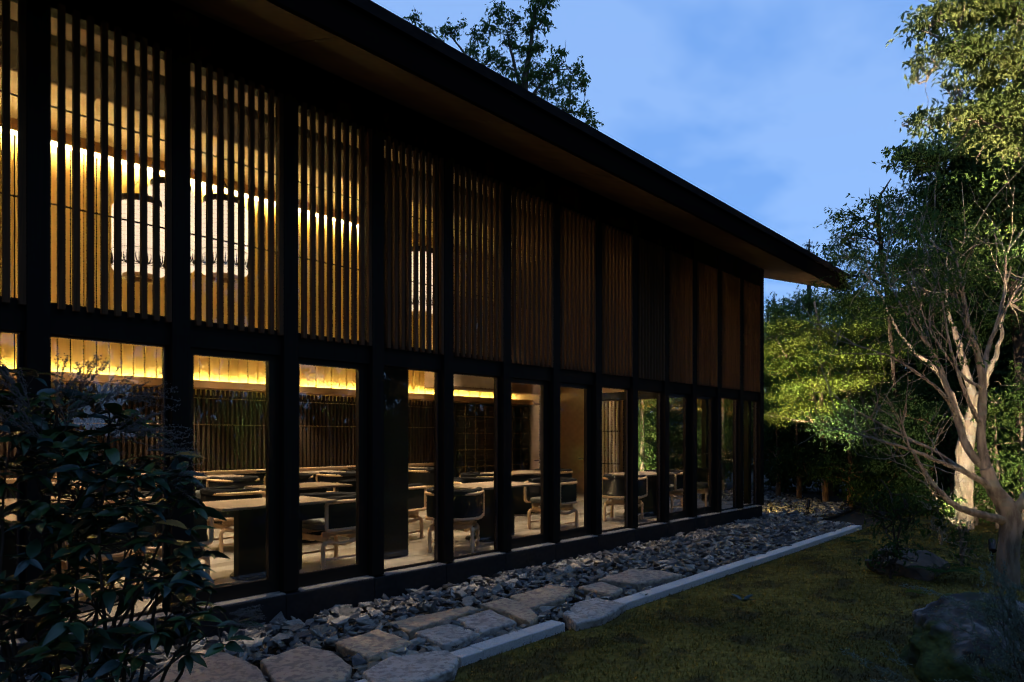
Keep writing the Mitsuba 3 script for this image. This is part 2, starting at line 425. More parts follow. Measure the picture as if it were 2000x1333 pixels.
for i in range(48):
    x0 = -1.1 + i * 0.083
    if x0 < 2.75:
        put(bt_, 'batten', cbox(x0, x0 + 0.040, YB - 0.06, YB - 0.022, FLOOR + 0.02, 2.395, 0.003), 'mat_batten')
put(bw, 'batten_backing', box(-1.2, 10.3, YB - 0.021, YB - 0.009, FLOOR, 2.298), 'mat_batten_back')
put(bw, 'flat_panel', cbox(2.76, 2.93, YB - 0.075, YB - 0.022, FLOOR + 0.02, 2.395, 0.003), 'mat_table')
for z in (1.80, 2.25):
    put(bt_, 'rod', tube([(-1.1, YB - 0.064, z), (10.3, YB - 0.064, z)], 0.006, 6), 'mat_brass')
put(bw, 'shelf', cbox(-1.2, 13.2, YB - 0.60, YB - 0.03, 2.40, 2.425, 0.003), 'mat_shelf')
put(bw, 'shelf_front', cbox(-1.2, 13.2, YB - 0.622, YB - 0.601, 2.385, 2.505, 0.003), 'mat_shelf')
COVE = glow((1.0, 0.86, 0.32), 9.5)
put(bw, 'light_carrier', box(-1.2, 13.2, YB - 0.09, YB - 0.055, 2.4255, 2.5235), 'mat_shelf')
put(bw, 'cove_light', cbox(-1.2, 13.2, YB - 0.085, YB - 0.06, 2.525, 2.545, 0.003), 'mat_dark')
scene[f'{bw}__cove_light']['emitter'] = COVE
put(bw, 'top_beam', cbox(-1.2, 13.2, YB - 0.20, YB - 0.14, ZC - 0.16, ZC, 0.004), 'mat_shelf')
put(bw, 'top_cove_light', cbox(-1.2, 9.4, YB - 0.135, YB - 0.105, ZC - 0.195, ZC - 0.165, 0.003), 'mat_dark')
scene[f'{bw}__top_cove_light']['emitter'] = glow((1.0, 0.78, 0.36), 17.0)

# ceilings
cl = thing('ceiling', 'pale boarded high ceiling with a lower perimeter strip along the slatted screens', 'ceiling')
for i in range(9):
    y0 = 1.20 + i * 0.575
    y1 = min(y0 + 0.572, YB)
    za, zb = (min(ZC, soffit_z(y) - 0.05) for y in (y0, y1))
    v_ = [(x, y, z + t) for x in (-3.5, 13.2) for y, z in ((y0 + 0.003, za), (y1, zb)) for t in (0.001, 0.03)]
    put(cl, 'ceiling_board', trimesh.convex.convex_hull(np.array(v_)), 'mat_ceiling')
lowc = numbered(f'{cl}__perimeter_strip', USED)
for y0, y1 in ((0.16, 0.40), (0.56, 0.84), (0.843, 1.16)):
    put(lowc, 'board', cbox(-3.5, 13.2, y0, y1 - 0.002, 4.475, 4.50, 0.003), 'mat_ceiling' if y0 < 0.3 else 'mat_ceiling_shade')  # pale board by the facade, darker ones inward: light falloff put into colour
for i in range(5):
    put(lowc, 'grille_bar', cbox(-3.5, 13.2, 0.41 + i * 0.031, 0.422 + i * 0.031, 4.468, 4.50, 0.002), 'mat_dark')
put(lowc, 'bulkhead', box(-3.5, 13.2, 1.16, 1.195, 4.472, soffit_z(1.16) - 0.02), 'mat_plaster')
put(lowc, 'strip_backing', box(-3.5, 13.2, 0.155, 1.159, 4.503, 4.53), 'mat_dark')

# end wall of the room: glazing near the facade, slatted screen, plaster, beige panel
ew = thing('end_wall', 'right end wall of the dining room with glazed bays, a slatted screen and brown plaster', 'wall')
XW = 13.02
put(ew, 'plaster_panel', cbox(XW, XW + 0.10, 4.05, 5.35, FLOOR, 4.4, 0.004), 'mat_plaster')
put(ew, 'beige_panel', cbox(XW, XW + 0.10, 5.56, 6.12, FLOOR, 2.38, 0.004), 'mat_beige')
put(ew, 'dark_pier', cbox(XW - 0.06, XW + 0.12, 5.352, 5.558, FLOOR, 4.4, 0.004), 'mat_post')
put(ew, 'lintel', cbox(XW - 0.02, XW + 0.12, 5.56, YB, 2.42, 4.4, 0.004), 'mat_plaster')
put(ew, 'screen_backing', cbox(XW + 0.05, XW + 0.10, 3.20, 4.048, FLOOR, 4.4, 0.003), 'mat_plaster')
scr = numbered(f'{ew}__screen', USED)
for i in range(8):
    y0 = 3.26 + i * 0.098
    put(scr, 'slat', cbox(XW - 0.045, XW, y0, y0 + 0.045, FLOOR + 0.02, 2.40, 0.004), 'mat_beige')
for z in (0.98, 1.72):
    put(scr, 'rod', tube([(XW - 0.055, 3.2, z), (XW - 0.055, 4.04, z)], 0.012, 6), 'mat_frame')
for y in (0.30, 1.20, 2.15, 3.10):
    put(ew, 'post', cbox(XW, XW + 0.12, y - 0.05, y + 0.05, FLOOR, 2.42, 0.004), 'mat_post')
put(ew, 'head_beam', cbox(XW - 0.005, XW + 0.125, 0.16, 4.045, 2.422, 2.60, 0.004), 'mat_post')
for y0, y1 in ((0.35, 1.15), (1.25, 2.10), (2.20, 3.05)):
    gw = numbered(f'{ew}__window', USED)
    put(gw, 'pane', trimesh.Trimesh([(XW + 0.06, y0, FLOOR), (XW + 0.06, y1, FLOOR), (XW + 0.06, y1, 2.42), (XW + 0.06, y0, 2.42)], [[0, 1, 2], [0, 2, 3]], process=False), 'mat_glass')
uwv = prism([(0.16, 4.402), (6.4, 4.402), (6.4, 6.0), (3.6, 5.98), (0.16, 4.89)], 0, 0.10)
uwv.apply_transform(np.array([[0, 0, 1, XW + 0.02], [1, 0, 0, 0], [0, 1, 0, 0], [0, 0, 0, 1.0]]))
put(ew, 'upper_wall', uwv, 'mat_dark')
put(ew, 'upper_panel', box(XW + 0.03, XW + 0.11, 0.16, 4.05, 2.602, 4.40), 'mat_plaster')
# dark casing added behind the ninth upper screen to keep its slats unlit, and the near end wall outside the frame
dc = own('added_casing', cbox(8.585, 9.345, 0.122, 0.60, 2.52, 4.46, 0.004), 'mat_dark', 'added dark casing blocking room light behind the upper screen three bays before the far end', 'casing')
nw = own('near_end_wall', box(-2.2, -2.05, 0.17, YB + 0.1, FLOOR, 4.88), 'mat_plaster', 'brown plaster wall closing the left end of the dining room', 'wall')
# granite column
own('granite_column', cbox(4.42, 4.83, 0.62, 0.93, FLOOR, 4.46, 0.006), 'mat_granite', 'tall polished black granite column standing inside the fourth window', 'column')
# white light box under the ceiling at the far side
lb = thing('light_box', 'white rectangular lit panel high on the right behind the fifth window', 'panel light')
put(lb, 'frame', cat_([cbox(9.55, 11.6, 5.20, 5.26, 2.62, 2.66, 0.003), cbox(9.55, 11.6, 5.20, 5.26, 3.30, 3.34, 0.003), cbox(9.51, 9.55, 5.20, 5.26, 2.62, 3.34, 0.003)]), 'mat_plaster')
put(lb, 'panel', cbox(9.552, 11.6, 5.222, 5.24, 2.662, 3.298, 0.002), 'mat_beige')
put(lb, 'bulkhead', box(9.3, 13.0, 5.27, 5.60, 2.62, 4.6), 'mat_plaster')

# wine cabinet against the back wall
wc = thing('wine_cabinet', 'tall glass fronted cabinet with thin shelf grid against the back wall', 'cabinet')
wx0, wx1, wy = 10.42, 12.95, 5.86
put(wc, 'case', cat_([box(wx0, wx1, YB - 0.10, YB - 0.07, FLOOR, 2.36), box(wx0, wx0 + 0.03, wy, YB - 0.101, FLOOR, 2.36), box(wx1 - 0.03, wx1, wy, YB - 0.101, FLOOR, 2.36), box(wx0 + 0.031, wx1 - 0.031, wy, YB - 0.101, 2.33, 2.36), box(wx0 + 0.031, wx1 - 0.031, wy, YB - 0.101, FLOOR, FLOOR + 0.08)]), 'mat_dark')
for i in range(14):
    put(wc, 'shelf', cbox(wx0 + 0.04, wx1 - 0.04, wy + 0.02, wy + 0.16, 0.52 + i * 0.128, 0.530 + i * 0.128, 0.002), 'mat_roof_metal' if i % 3 else 'mat_brass')
for i in range(1, 8):
    put(wc, 'upright', cbox(wx0 + i * 0.316 - 0.006, wx0 + i * 0.316 + 0.006, wy + 0.005, wy + 0.018, 0.40, 2.32, 0.002), 'mat_brass')
put(wc, 'pane', trimesh.Trimesh([(wx0 + 0.03, wy, 0.36), (wx1 - 0.03, wy, 0.36), (wx1 - 0.03, wy, 2.33), (wx0 + 0.03, wy, 2.33)], [[0, 1, 2], [0, 2, 3]], process=False), 'mat_glass')
rb = random.Random(8)
for i in range(0, 13, 2):
    for j in range(8):
        if rb.random() < 0.55:
            bx = wx0 + 0.12 + j * 0.316 + rb.uniform(0, 0.08)
            z = 0.532 + i * 0.128
            bm = trimesh.creation.revolve(np.array([(0, 0), (0.036, 0), (0.036, 0.13), (0.030, 0.155), (0.013, 0.185), (0.013, 0.235), (0, 0.235)]), sections=10)
            own('wine_bottle', bm, 'mat_leaf_bottle', 'dark wine bottle standing on a shelf of the glass cabinet', 'bottle', 'bottles in the glass cabinet', smooth=35, m=place(bx, wy + 0.09, z))
scene['mat_leaf_bottle'] = {'type': 'roughplastic', 'diffuse_reflectance': {'type': 'rgb', 'value': [0.010, 0.016, 0.010]}, 'alpha': 0.1}

# banquette along the back wall
bq = thing('banquette', 'long upholstered bench with a pale wooden back rail along the battened wall', 'bench')
for i in range(5):
    x0 = 0.3 + i * 2.0
    put(bq, 'seat', cbox(x0 + 0.004, x0 + 1.996, YB - 0.62, YB - 0.17, FLOOR + 0.30, FLOOR + 0.43, 0.02), 'mat_seat')
    put(bq, 'backrest', cbox(x0 + 0.004, x0 + 1.996, YB - 0.18, YB - 0.10, FLOOR + 0.435, FLOOR + 0.66, 0.02), 'mat_fabric')
put(bq, 'back_rail', cbox(0.3, 10.3, YB - 0.20, YB - 0.07, FLOOR + 0.665, FLOOR + 0.735, 0.012), 'mat_oak_x')
put(bq, 'base', box(0.3, 10.3, YB - 0.58, YB - 0.10, FLOOR, FLOOR + 0.298), 'mat_dark')

# ------------------------------------------------------------------ chairs (front faces +x)


def rounded_bar(path, rad, sides=8):
    return tube(smooth_path(path, 5), rad, sides)


def u_path(ax, r, n=9):
    """plan of the tub: arm end (ax, -r), round the back at -x, arm end (ax, r)"""
    p = [(ax, -r), (ax * 0.4, -r)]
    for t in np.linspace(-90, -270, n):
        c, s = math.cos(math.radians(t)), math.sin(math.radians(t))
        p.append((-0.02 + 0.27 * math.copysign(abs(c) ** 0.8, c), r * math.copysign(abs(s) ** 0.8, s)))
    return p + [(ax * 0.4, r), (ax, r)]


def shell(path, z0, z1, t):
    """upright wall of thickness t along a plan path"""
    p = smooth_path(path, 4)
    d = np.gradient(p, axis=0)
    d /= np.linalg.norm(d, axis=1, keepdims=True)
    nrm = np.stack([-d[:, 1], d[:, 0]], 1)
    prof = [(-t / 2, z0 + 0.012), (-t / 2 + 0.012, z0), (t / 2 - 0.012, z0), (t / 2, z0 + 0.012), (t / 2, z1 - 0.016), (t / 2 - 0.016, z1), (-t / 2 + 0.016, z1), (-t / 2, z1 - 0.016)]
    v = np.array([[(*(p[i] + nrm[i] * o), z) for o, z in prof] for i in range(len(p))])
    m, k = len(p), len(prof)
    i, j = np.meshgrid(np.arange(m - 1), np.arange(k), indexing='ij')
    q = np.stack([i * k + j, i * k + (j + 1) % k, (i + 1) * k + (j + 1) % k, (i + 1) * k + j], -1).reshape(-1, 4)
    f = [*q[:, [0, 1, 2]], *q[:, [0, 2, 3]]]
    f += [[0, j + 1, j] for j in range(1, k - 1)] + [[(m - 1) * k, (m - 1) * k + j, (m - 1) * k + j + 1] for j in range(1, k - 1)]
    me = trimesh.Trimesh(v.reshape(-1, 3), np.array(f), process=False)
    me.fix_normals()
    return me


def chair_parts():
    out = []
    # seat cushion with a soft crown
    s = trimesh.creation.icosphere(3)
    v = s.vertices
    e = np.sign(v) * np.abs(v) ** 0.42
    s.vertices = np.stack([e[:, 0] * 0.26 + 0.02, e[:, 1] * 0.255, e[:, 2] * 0.042 + 0.415], 1)
    out.append(('seat', mikit.ply(s, 'mat_seat', True)))
    out.append(('backrest', mikit.ply(shell(u_path(0.20, 0.292), 0.395, 0.662, 0.045), 'mat_fabric', 40)))
    out.append(('top_pad', mikit.ply(shell(u_path(0.19, 0.272), 0.650, 0.718, 0.075), 'mat_fabric', 40)))
    # bent wooden loop: top rail, front posts, bottom rail
    u = [(x * 1.0, y * 1.075) for x, y in u_path(0.205, 0.292)]
    u = smooth_path(u, 3)
    top = [(x - 0.01 * (x < 0), y, 0.668) for x, y in u]
    bot = [(x - 0.01 * (x < 0), y, 0.385) for x, y in u][::-1]
    c = 0.035
    loop = top[2:-2]
    for (x, y), zs in (((u[-1][0], u[-1][1]), (0.668, 0.385)),):
        loop += [(x, y, 0.668), (x + c * 0.75, y, 0.66), (x + c, y, 0.635), (x + c, y, 0.52), (x + c, y, 0.42), (x + c * 0.75, y, 0.393), (x, y, 0.385)]
    loop += bot[2:-2]
    x, y = u[0]
    loop += [(x, y, 0.385), (x + c * 0.75, y, 0.393), (x + c, y, 0.42), (x + c, y, 0.52), (x + c, y, 0.635), (x + c * 0.75, y, 0.66), (x, y, 0.668)]
    out.append(('frame', mikit.ply(tube(loop, 0.020, 8, closed=True), 'mat_oak_x', True)))
    # base
    for sy in (-1, 1):
        y = sy * 0.245
        for sx, name in ((1, 'leg'), (-1, 'leg')):
            xl = 0.235 * sx
            pts = [(xl, y, 0.0), (xl, y, 0.12), (xl, y, 0.215), (xl - 0.012 * sx, y, 0.25), (xl - 0.05 * sx, y, 0.265), (xl - 0.10 * sx, y, 0.258)]
            out.append((name, mikit.ply(rounded_bar(pts, np.linspace(0.022, 0.024, 26)), 'mat_oak_x', True)))
        out.append(('saddle_rail', mikit.ply(rounded_bar([(0.14, y, 0.258), (0.07, y, 0.243), (0.0, y, 0.238), (-0.07, y, 0.243), (-0.14, y, 0.258)], 0.0225), 'mat_oak_x', True)))
        out.append(('stretcher', mikit.ply(cbox(-0.225, 0.225, y - 0.007, y + 0.007, 0.085, 0.105, 0.003), 'mat_oak_x')))
        out.append(('apron', mikit.ply(cbox(-0.20, 0.22, sy * 0.20 - 0.011, sy * 0.20 + 0.011, 0.315, 0.365, 0.004), 'mat_oak_x')))
    for xx in (-0.17, 0.17):
        out.append(('cross_rail', mikit.ply(cbox(xx - 0.014, xx + 0.014, -0.245, 0.245, 0.262, 0.312, 0.005), 'mat_oak_x')))
    return out


CHAIR = chair_parts()


def chair(x, y, rz, label, group=None):
    k = thing('dining_chair', label, 'chair', group)
    for name, d in CHAIR:
        put(k, name, d, None, m=place(x, y, FLOOR, rz))


def table(x, y, lx, ly, label, group=None, rz=0):
    k = thing('dining_table', label, 'table', group)
    m = place(x, y, FLOOR, rz)
    put(k, 'tabletop', cbox(-lx / 2, lx / 2, -ly / 2, ly / 2, 0.672, 0.70, 0.006), 'mat_table', m=m)
    put(k, 'pedestal', cbox(-lx * 0.28, lx * 0.28, -0.15, -0.05, 0.02, 0.671, 0.006), 'mat_pedestal', m=m)
    disc = trimesh.creation.revolve(np.array([(0, 0), (0.30, 0), (0.305, 0.006), (0.295, 0.018), (0, 0.019)]), sections=40)
    put(k, 'base_plate', disc, 'mat_pedestal', smooth=30, m=m)


# row along the facade
table(1.10, 0.95, 1.10, 0.75, 'dark topped table behind the shrub in the leftmost full window')
table(3.24, 0.84, 1.15, 0.75, 'dark topped table with a black slab pedestal in the second full window')
table(6.35, 0.86, 1.20, 0.75, 'grey topped table seen through the fifth and sixth windows')
table(10.05, 0.85, 1.15, 0.75, 'table near the far right end of the room')
chair(2.42, 0.98, 0, 'tub chair at the left edge of the second full window, half behind the shrub')
chair(1.80, 0.95, 180, 'tub chair at the right end of the table behind the shrub')
chair(0.45, 1.00, 0, 'tub chair at the left end of the table behind the shrub')
chair(3.98, 0.86, 180, 'large wood framed tub chair in the third window, fully in view')
chair(5.45, 0.55, 38, 'tub chair seen from its rounded back in the fifth window')
chair(5.50, 1.72, 10, 'tub chair turned away beside the granite column in the fourth window')
chair(7.62, 0.82, 180, 'tub chair with its side to the glass in the seventh window')
chair(6.85, 1.75, -95, 'tub chair on the far side of the grey topped table in the sixth window')
chair(9.15, 0.62, 20, 'tub chair with its rounded back to the glass in the ninth window')
chair(10.90, 0.86, 180, 'tub chair at the right end of the far table in the tenth window')
chair(11.90, 0.72, 180, 'small looking tub chair in the eleventh window, farthest along the glass')
# middle row
table(4.62, 2.55, 1.10, 0.75, 'table in the middle of the room behind the black slab pedestal')
table(1.6, 2.6, 1.2, 0.75, 'middle row table behind the shrub')
table(8.9, 2.6, 1.2, 0.75, 'middle row table towards the right end of the room')
chair(3.72, 2.52, 0, 'tub chair in the middle row at the left table end, behind the second window')
chair(5.52, 2.45, 180, 'tub chair in the middle row at the right table end, behind the third window')
chair(2.55, 2.6, 180, 'middle row tub chair behind the shrub')
chair(0.75, 2.6, 0, 'middle row tub chair farthest left')
chair(7.95, 2.6, 0, 'middle row tub chair behind the granite column')
chair(9.85, 2.6, 180, 'middle row tub chair farthest right')
# bench row
for i, x in enumerate((1.1, 2.95, 4.80, 6.66, 8.55)):
    table(x, 5.32, 0.75, 0.68, ['small bench table farthest left', 'small bench table second from the left', 'small bench table in the second window', 'small bench table in the third window', 'small bench table farthest right along the banquette'][i])
    chair(x + 0.02, 4.72, 90, ['bench row tub chair farthest left, behind the shrub', 'bench row tub chair at the left edge of the second window', 'bench row tub chair in the middle of the second window', 'bench row tub chair seen from behind above the nearest chair', 'bench row tub chair farthest right'][i])
for i, x in enumerate((3.88, 5.75, 7.55)):
    chair(x, 4.74, 90, ['bench row tub chair between the first two bench tables in view', 'bench row tub chair at the left edge of the third window', 'bench row tub chair at the right edge of the third window'][i])

# ------------------------------------------------------------------ paper lanterns
RIB = None


def lantern(x, y, zt, h, r, label):
    k = thing('paper_lantern', label, 'lantern', None)
    zb = zt - h
    prof = [(r * 0.55, 0), (r * 0.80, 0.012), (r * 0.96, 0.05), (r, 0.11), (r, h * 0.5), (r, h - 0.11), (r * 0.95, h - 0.05), (r * 0.75, h - 0.01)]
    rg = []
    # ribbed paper skin
    pp = smooth_path(prof, 8)
    m = trimesh.creation.revolve(pp, sections=40)
    put(k, 'paper_shade', m, 'mat_beige', True, m=place(x, y, zb))
    scene[f'{k}__paper_shade']['emitter'] = glow((1.0, 0.76, 0.52), 0.14)
    put(k, 'top_ring', trimesh.creation.revolve(np.array([(r * 0.60, h - 0.03), (r * 0.80, h - 0.03), (r * 0.80, h + 0.06), (r * 0.60, h + 0.06), (r * 0.60, h - 0.03)]), sections=36), 'mat_ink', 30, m=place(x, y, zb))
    put(k, 'bottom_ring', trimesh.creation.revolve(np.array([(r * 0.50, -0.05), (r * 0.62, -0.05), (r * 0.62, 0.015), (r * 0.50, 0.015), (r * 0.50, -0.05)]), sections=36), 'mat_shelf', 30, m=place(x, y, zb))
    put(k, 'cord', tube([(x, y, zt + 0.05), (x, y, min(ZC, soffit_z(y) - 0.03))], 0.006, 6), 'mat_ink')
    put(k, 'hanger', cat_([tube([(x + r * 0.7 * math.cos(t), y + r * 0.7 * math.sin(t), zt + 0.05), (x, y, zt + 0.30)], 0.004, 5) for t in (0.4, 2.5, 4.6)]), 'mat_ink')
    # fine bamboo ribs
    ribs = []
    for i in range(1, 17):
        z = h * i / 17
        rr = float(np.interp(z, pp[:, 1], pp[:, 0])) + 0.0015
        a = np.linspace(0, 2 * np.pi, 41)[:-1]
        ribs.append(tube(np.stack([rr * np.cos(a), rr * np.sin(a), a * 0 + z], 1), 0.0016, 4, closed=True))
    put(k, 'ribs', cat_(ribs), 'mat_paper_rib', m=place(x, y, zb))
    # ink brush band of leaves
    ink = []
    for z in (0.075, 0.275):
        rr = float(np.interp(z, pp[:, 1], pp[:, 0])) + 0.004
        a = np.linspace(0, 2 * np.pi, 49)[:-1]
        ink.append(tube(np.stack([rr * np.cos(a), rr * np.sin(a), a * 0 + z], 1), 0.004, 4, closed=True))
    rnd = random.Random(int(x * 100))
    for i in range(16):
        a0 = i * 2 * math.pi / 16 + rnd.uniform(-0.1, 0.1)
        for j in range(5):
            a1 = a0 + (j - 2) * 0.10
            z0, z1 = 0.085, 0.085 + 0.17 * math.cos((j - 2) * 0.45) * rnd.uniform(0.75, 1)
            pts = []
            for t in np.linspace(0, 1, 5):
                aa = a0 + (a1 - a0) * t ** 0.6 + 0.05 * math.sin(t * 3.1) * (j - 2)
                z = z0 + (z1 - z0) * t
                rr = float(np.interp(z, pp[:, 1], pp[:, 0])) + 0.004
                pts.append((rr * math.cos(aa), rr * math.sin(aa), z))
            ink.append(tube(pts, [0.005, 0.007, 0.006, 0.004, 0.002], 4))
    put(k, 'ink_leaf_band', cat_(ink), 'mat_ink', m=place(x, y, zb))


lantern(3.10, 3.62, 4.42, 0.86, 0.30, 'leftmost white paper lantern behind the upper slats, lower than its neighbour')
lantern(3.60, 3.98, 4.84, 1.08, 0.30, 'highest white paper lantern, half hidden by a post')
lantern(3.84, 2.98, 4.46, 0.88, 0.29, 'white paper lantern with an ink leaf band, rightmost of the three close together')
lantern(6.75, 2.71, 4.38, 0.90, 0.28, 'far white paper lantern glimpsed between slats of the fourth upper screen')

# ------------------------------------------------------------------ interior downlights: narrow beams on the tables
def ring(r0, r1):
    return trimesh.creation.revolve(np.array([(r0, -0.004), (r1, -0.004), (r1, 0.004), (r0, 0.004), (r0, -0.004)]), sections=24)


for i, (x, pw, lab) in enumerate([(1.15, 5, 'leftmost recessed downlight of the perimeter ceiling strip'), (3.25, 6, 'recessed downlight of the perimeter strip over the second full window'), (5.75, 6, 'recessed downlight of the perimeter strip over the fifth window'), (7.35, 5, 'recessed downlight of the perimeter strip over the seventh window'), (10.0, 5, 'recessed downlight of the perimeter strip near the far end')]):
    own('downlight', ring(0.035, 0.055), 'mat_frame', lab, 'downlight', 'recessed ceiling downlights', m=place(x, 0.85, 4.470))
    spot('downlight_lamp', (x, 0.85, 4.44), (x, 0.66, 0), pw * 1.3, 24, 17)
for i, (x, y, pw, lab) in enumerate([(1.6, 2.7, 9, 'high ceiling downlight farthest left'), (4.4, 2.6, 9, 'high ceiling downlight above the middle table'), (7.2, 2.9, 9, 'high ceiling downlight past the lanterns'), (10.2, 3.0, 8, 'high ceiling downlight farthest right'), (2.9, 4.75, 9, 'high ceiling downlight over the left bench tables'), (5.7, 4.75, 10, 'high ceiling downlight over the middle bench tables'), (8.6, 4.75, 9, 'high ceiling downlight over the right bench tables')]):
    zc = min(ZC, soffit_z(y) - 0.05) - 0.005
    own('downlight', ring(0.035, 0.055), 'mat_frame', lab, 'downlight', 'recessed ceiling downlights', m=place(x, y, zc))
    spot('downlight_lamp', (x, y, zc - 0.03), (x, y + 0.02, 0), pw * 1.2, 25, 19)
for i, x in enumerate((0.9, 2.60, 4.6, 6.6, 8.6)):
    own('downlight', ring(0.018, 0.03), 'mat_beige', ['tiny shelf downlight behind the shrub', 'tiny shelf downlight at the left of the second window', 'tiny shelf downlight at the right of the second window', 'tiny shelf downlight in the third window', 'tiny shelf downlight beside the granite column'][i], 'downlight', 'downlights under the cove shelf', m=place(x, YB - 0.35, 2.396))
    spot('downlight_lamp', (x, YB - 0.35, 2.38), (x, YB - 0.45, 0), 0.8, 48, 28)

# ------------------------------------------------------------------ ground, kerb, gravel bed, stepping stones
KY0, KY1, KXE = -1.83, -1.68, 12.90
structure('ground', box(-60, 160, -120, 120, -0.6, -0.05), 'mat_soil')


def lawn_z(x, y):
    p = np.stack([x * 0.9, y * 0.9, x * 0], -1)
    q = np.stack([x * 5.0, y * 5.0, x * 0], -1)
    edge = np.clip((-1.9 - y) / 0.6, 0, 1)
    return -0.005 + edge * (0.07 * (meshkit.fbm(p, 3, 5) - 0.45) + 0.03 * (meshkit.fbm(q, 3, 6) - 0.5)) + 0.10 * np.clip((x - 7.0) / 6, 0, 1) * edge


xs, ys = np.arange(-1.0, 18.0, 0.06), np.concatenate([np.arange(-12.0, -6.0, 0.25), np.arange(-6.0, -1.82, 0.045)])
gx, gy = np.meshgrid(xs, ys, indexing='ij')
gz = lawn_z(gx, gy)
vi = np.arange(gx.size).reshape(gx.shape)
q_ = np.stack([vi[:-1, :-1], vi[1:, :-1], vi[1:, 1:], vi[:-1, 1:]], -1).reshape(-1, 4)
lawn = structure('lawn', trimesh.Trimesh(np.stack([gx, gy, gz], -1).reshape(-1, 3), np.vstack([q_[:, [0, 1, 2]], q_[:, [0, 2, 3]]]), process=False), 'mat_moss', True)
rg = np.random.default_rng(11)
n_ = 110000
# tufts denser near the place where the lawn is seen from close by
tx = 2.0 + 11.5 * rg.random(n_) ** 1.5
ty = -1.86 - 5.2 * rg.random(n_)
tz = lawn_z(tx, ty)
hh = rg.uniform(0.010, 0.034, n_)
an = rg.uniform(0, 2 * np.pi, n_)
w_ = rg.uniform(0.0025, 0.006, n_)
lean = rg.normal(0, 0.012, (n_, 2))
b0 = np.stack([tx - w_ * np.cos(an), ty - w_ * np.sin(an), tz - 0.004], -1)
b1 = np.stack([tx + w_ * np.cos(an), ty + w_ * np.sin(an), tz - 0.004], -1)
tp = np.stack([tx + lean[:, 0], ty + lean[:, 1], tz + hh], -1)
tv = np.stack([b0, b1, tp], 1).reshape(-1, 3)
own('moss', trimesh.Trimesh(tv, np.arange(3 * n_).reshape(-1, 3), process=False), 'mat_moss_tuft', 'short tufts of yellow green moss covering the lawn', 'moss', kind='stuff')

kerb = thing('kerb', 'pale grey granite kerb stones edging the gravel bed', 'kerb')
kb = random.Random(2)
for x, x1 in [(2.20, 2.76), (3.31, 3.53), (3.53, 4.08), (4.08, 4.50)] + [(5.36 + 0.59 * i, 5.36 + 0.59 * (i + 1)) for i in range(12)] + [(12.44, KXE)]:
    dz = kb.uniform(-0.003, 0.003)
    put(kerb, 'block', cbox(x + 0.0015, x1 - 0.0015, KY0 + kb.uniform(-0.002, 0.002), KY1, -0.12, 0.05 + dz, 0.007), 'mat_kerb')
for t0, t1 in ((0.0, 0.48), (0.485, 0.97)):
    p0, d_ = np.array([KXE - 0.01, KY1]), np.array([0.42, 0.86]) / np.hypot(0.42, 0.86)
    b_ = cbox(0.002, t1 - t0 - 0.002, -0.075, 0.0, -0.12, 0.045, 0.006)
    put(kerb, 'block', b_, 'mat_kerb', m=place(p0[0] + d_[0] * t0 + 0.004, p0[1] + d_[1] * t0 + 0.004, 0, math.degrees(math.atan2(d_[1], d_[0]))))

# stepping stones: irregular slabs that stand proud of the chips
from shapely.geometry import Polygon, Point


def flagstone(poly, top, thick, seed):
    p = Polygon([q[:2] for q in poly]).buffer(0.03).buffer(-0.03)
    L = p.exterior.length
    n = int(L / 0.022)
    ring = np.array([p.exterior.interpolate(L * i / n).coords[0] for i in range(n)])
    c = np.array(p.centroid.coords[0])
    rv = ring - c
    def jit(a, f, s):
        q = np.concatenate([ring * f, np.full((n, 1), s)], 1)
        return a * (meshkit.fbm(q, 4, seed) - 0.5)
    layers = []
    for inset, z, a, za in ((0.03, top - thick, 0.05, 0), (0.008, top - thick * 0.55, 0.045, 0.012), (0.0, top - 0.022, 0.035, 0.014), (0.006, top - 0.007, 0.030, 0.012), (0.016, top, 0.024, 0.014)):
        d = rv / np.linalg.norm(rv, axis=1, keepdims=True)
        xy = ring - d * (inset + jit(a, 11, z * 20)[:, None])
        layers.append(np.concatenate([xy, (z + jit(za, 9, 5.0 + z))[:, None]], 1))
    for s in (0.85, 0.68, 0.5, 0.33, 0.17):
        xy = c + (layers[4][:, :2] - c) * s
        zz = top + 0.028 * (meshkit.fbm(np.concatenate([xy * 6.5, np.full((n, 1), seed * 3.1)], 1), 4, seed) - 0.5)
        layers.append(np.concatenate([xy, zz[:, None]], 1))
    v = np.vstack(layers + [np.array([[c[0], c[1], layers[-1][:, 2].mean()]])])
    f = []
    for k in range(len(layers) - 1):
        for i in range(n):
            j = (i + 1) % n
            f += [[k * n + i, k * n + j, (k + 1) * n + j], [k * n + i, (k + 1) * n + j, (k + 1) * n + i]]
    k = len(layers) - 1
    f += [[k * n + i, k * n + (i + 1) % n, len(v) - 1] for i in range(n)]
    m = trimesh.Trimesh(v, np.array(f), process=False)
    if m.volume < 0:
        m.invert()
    return m


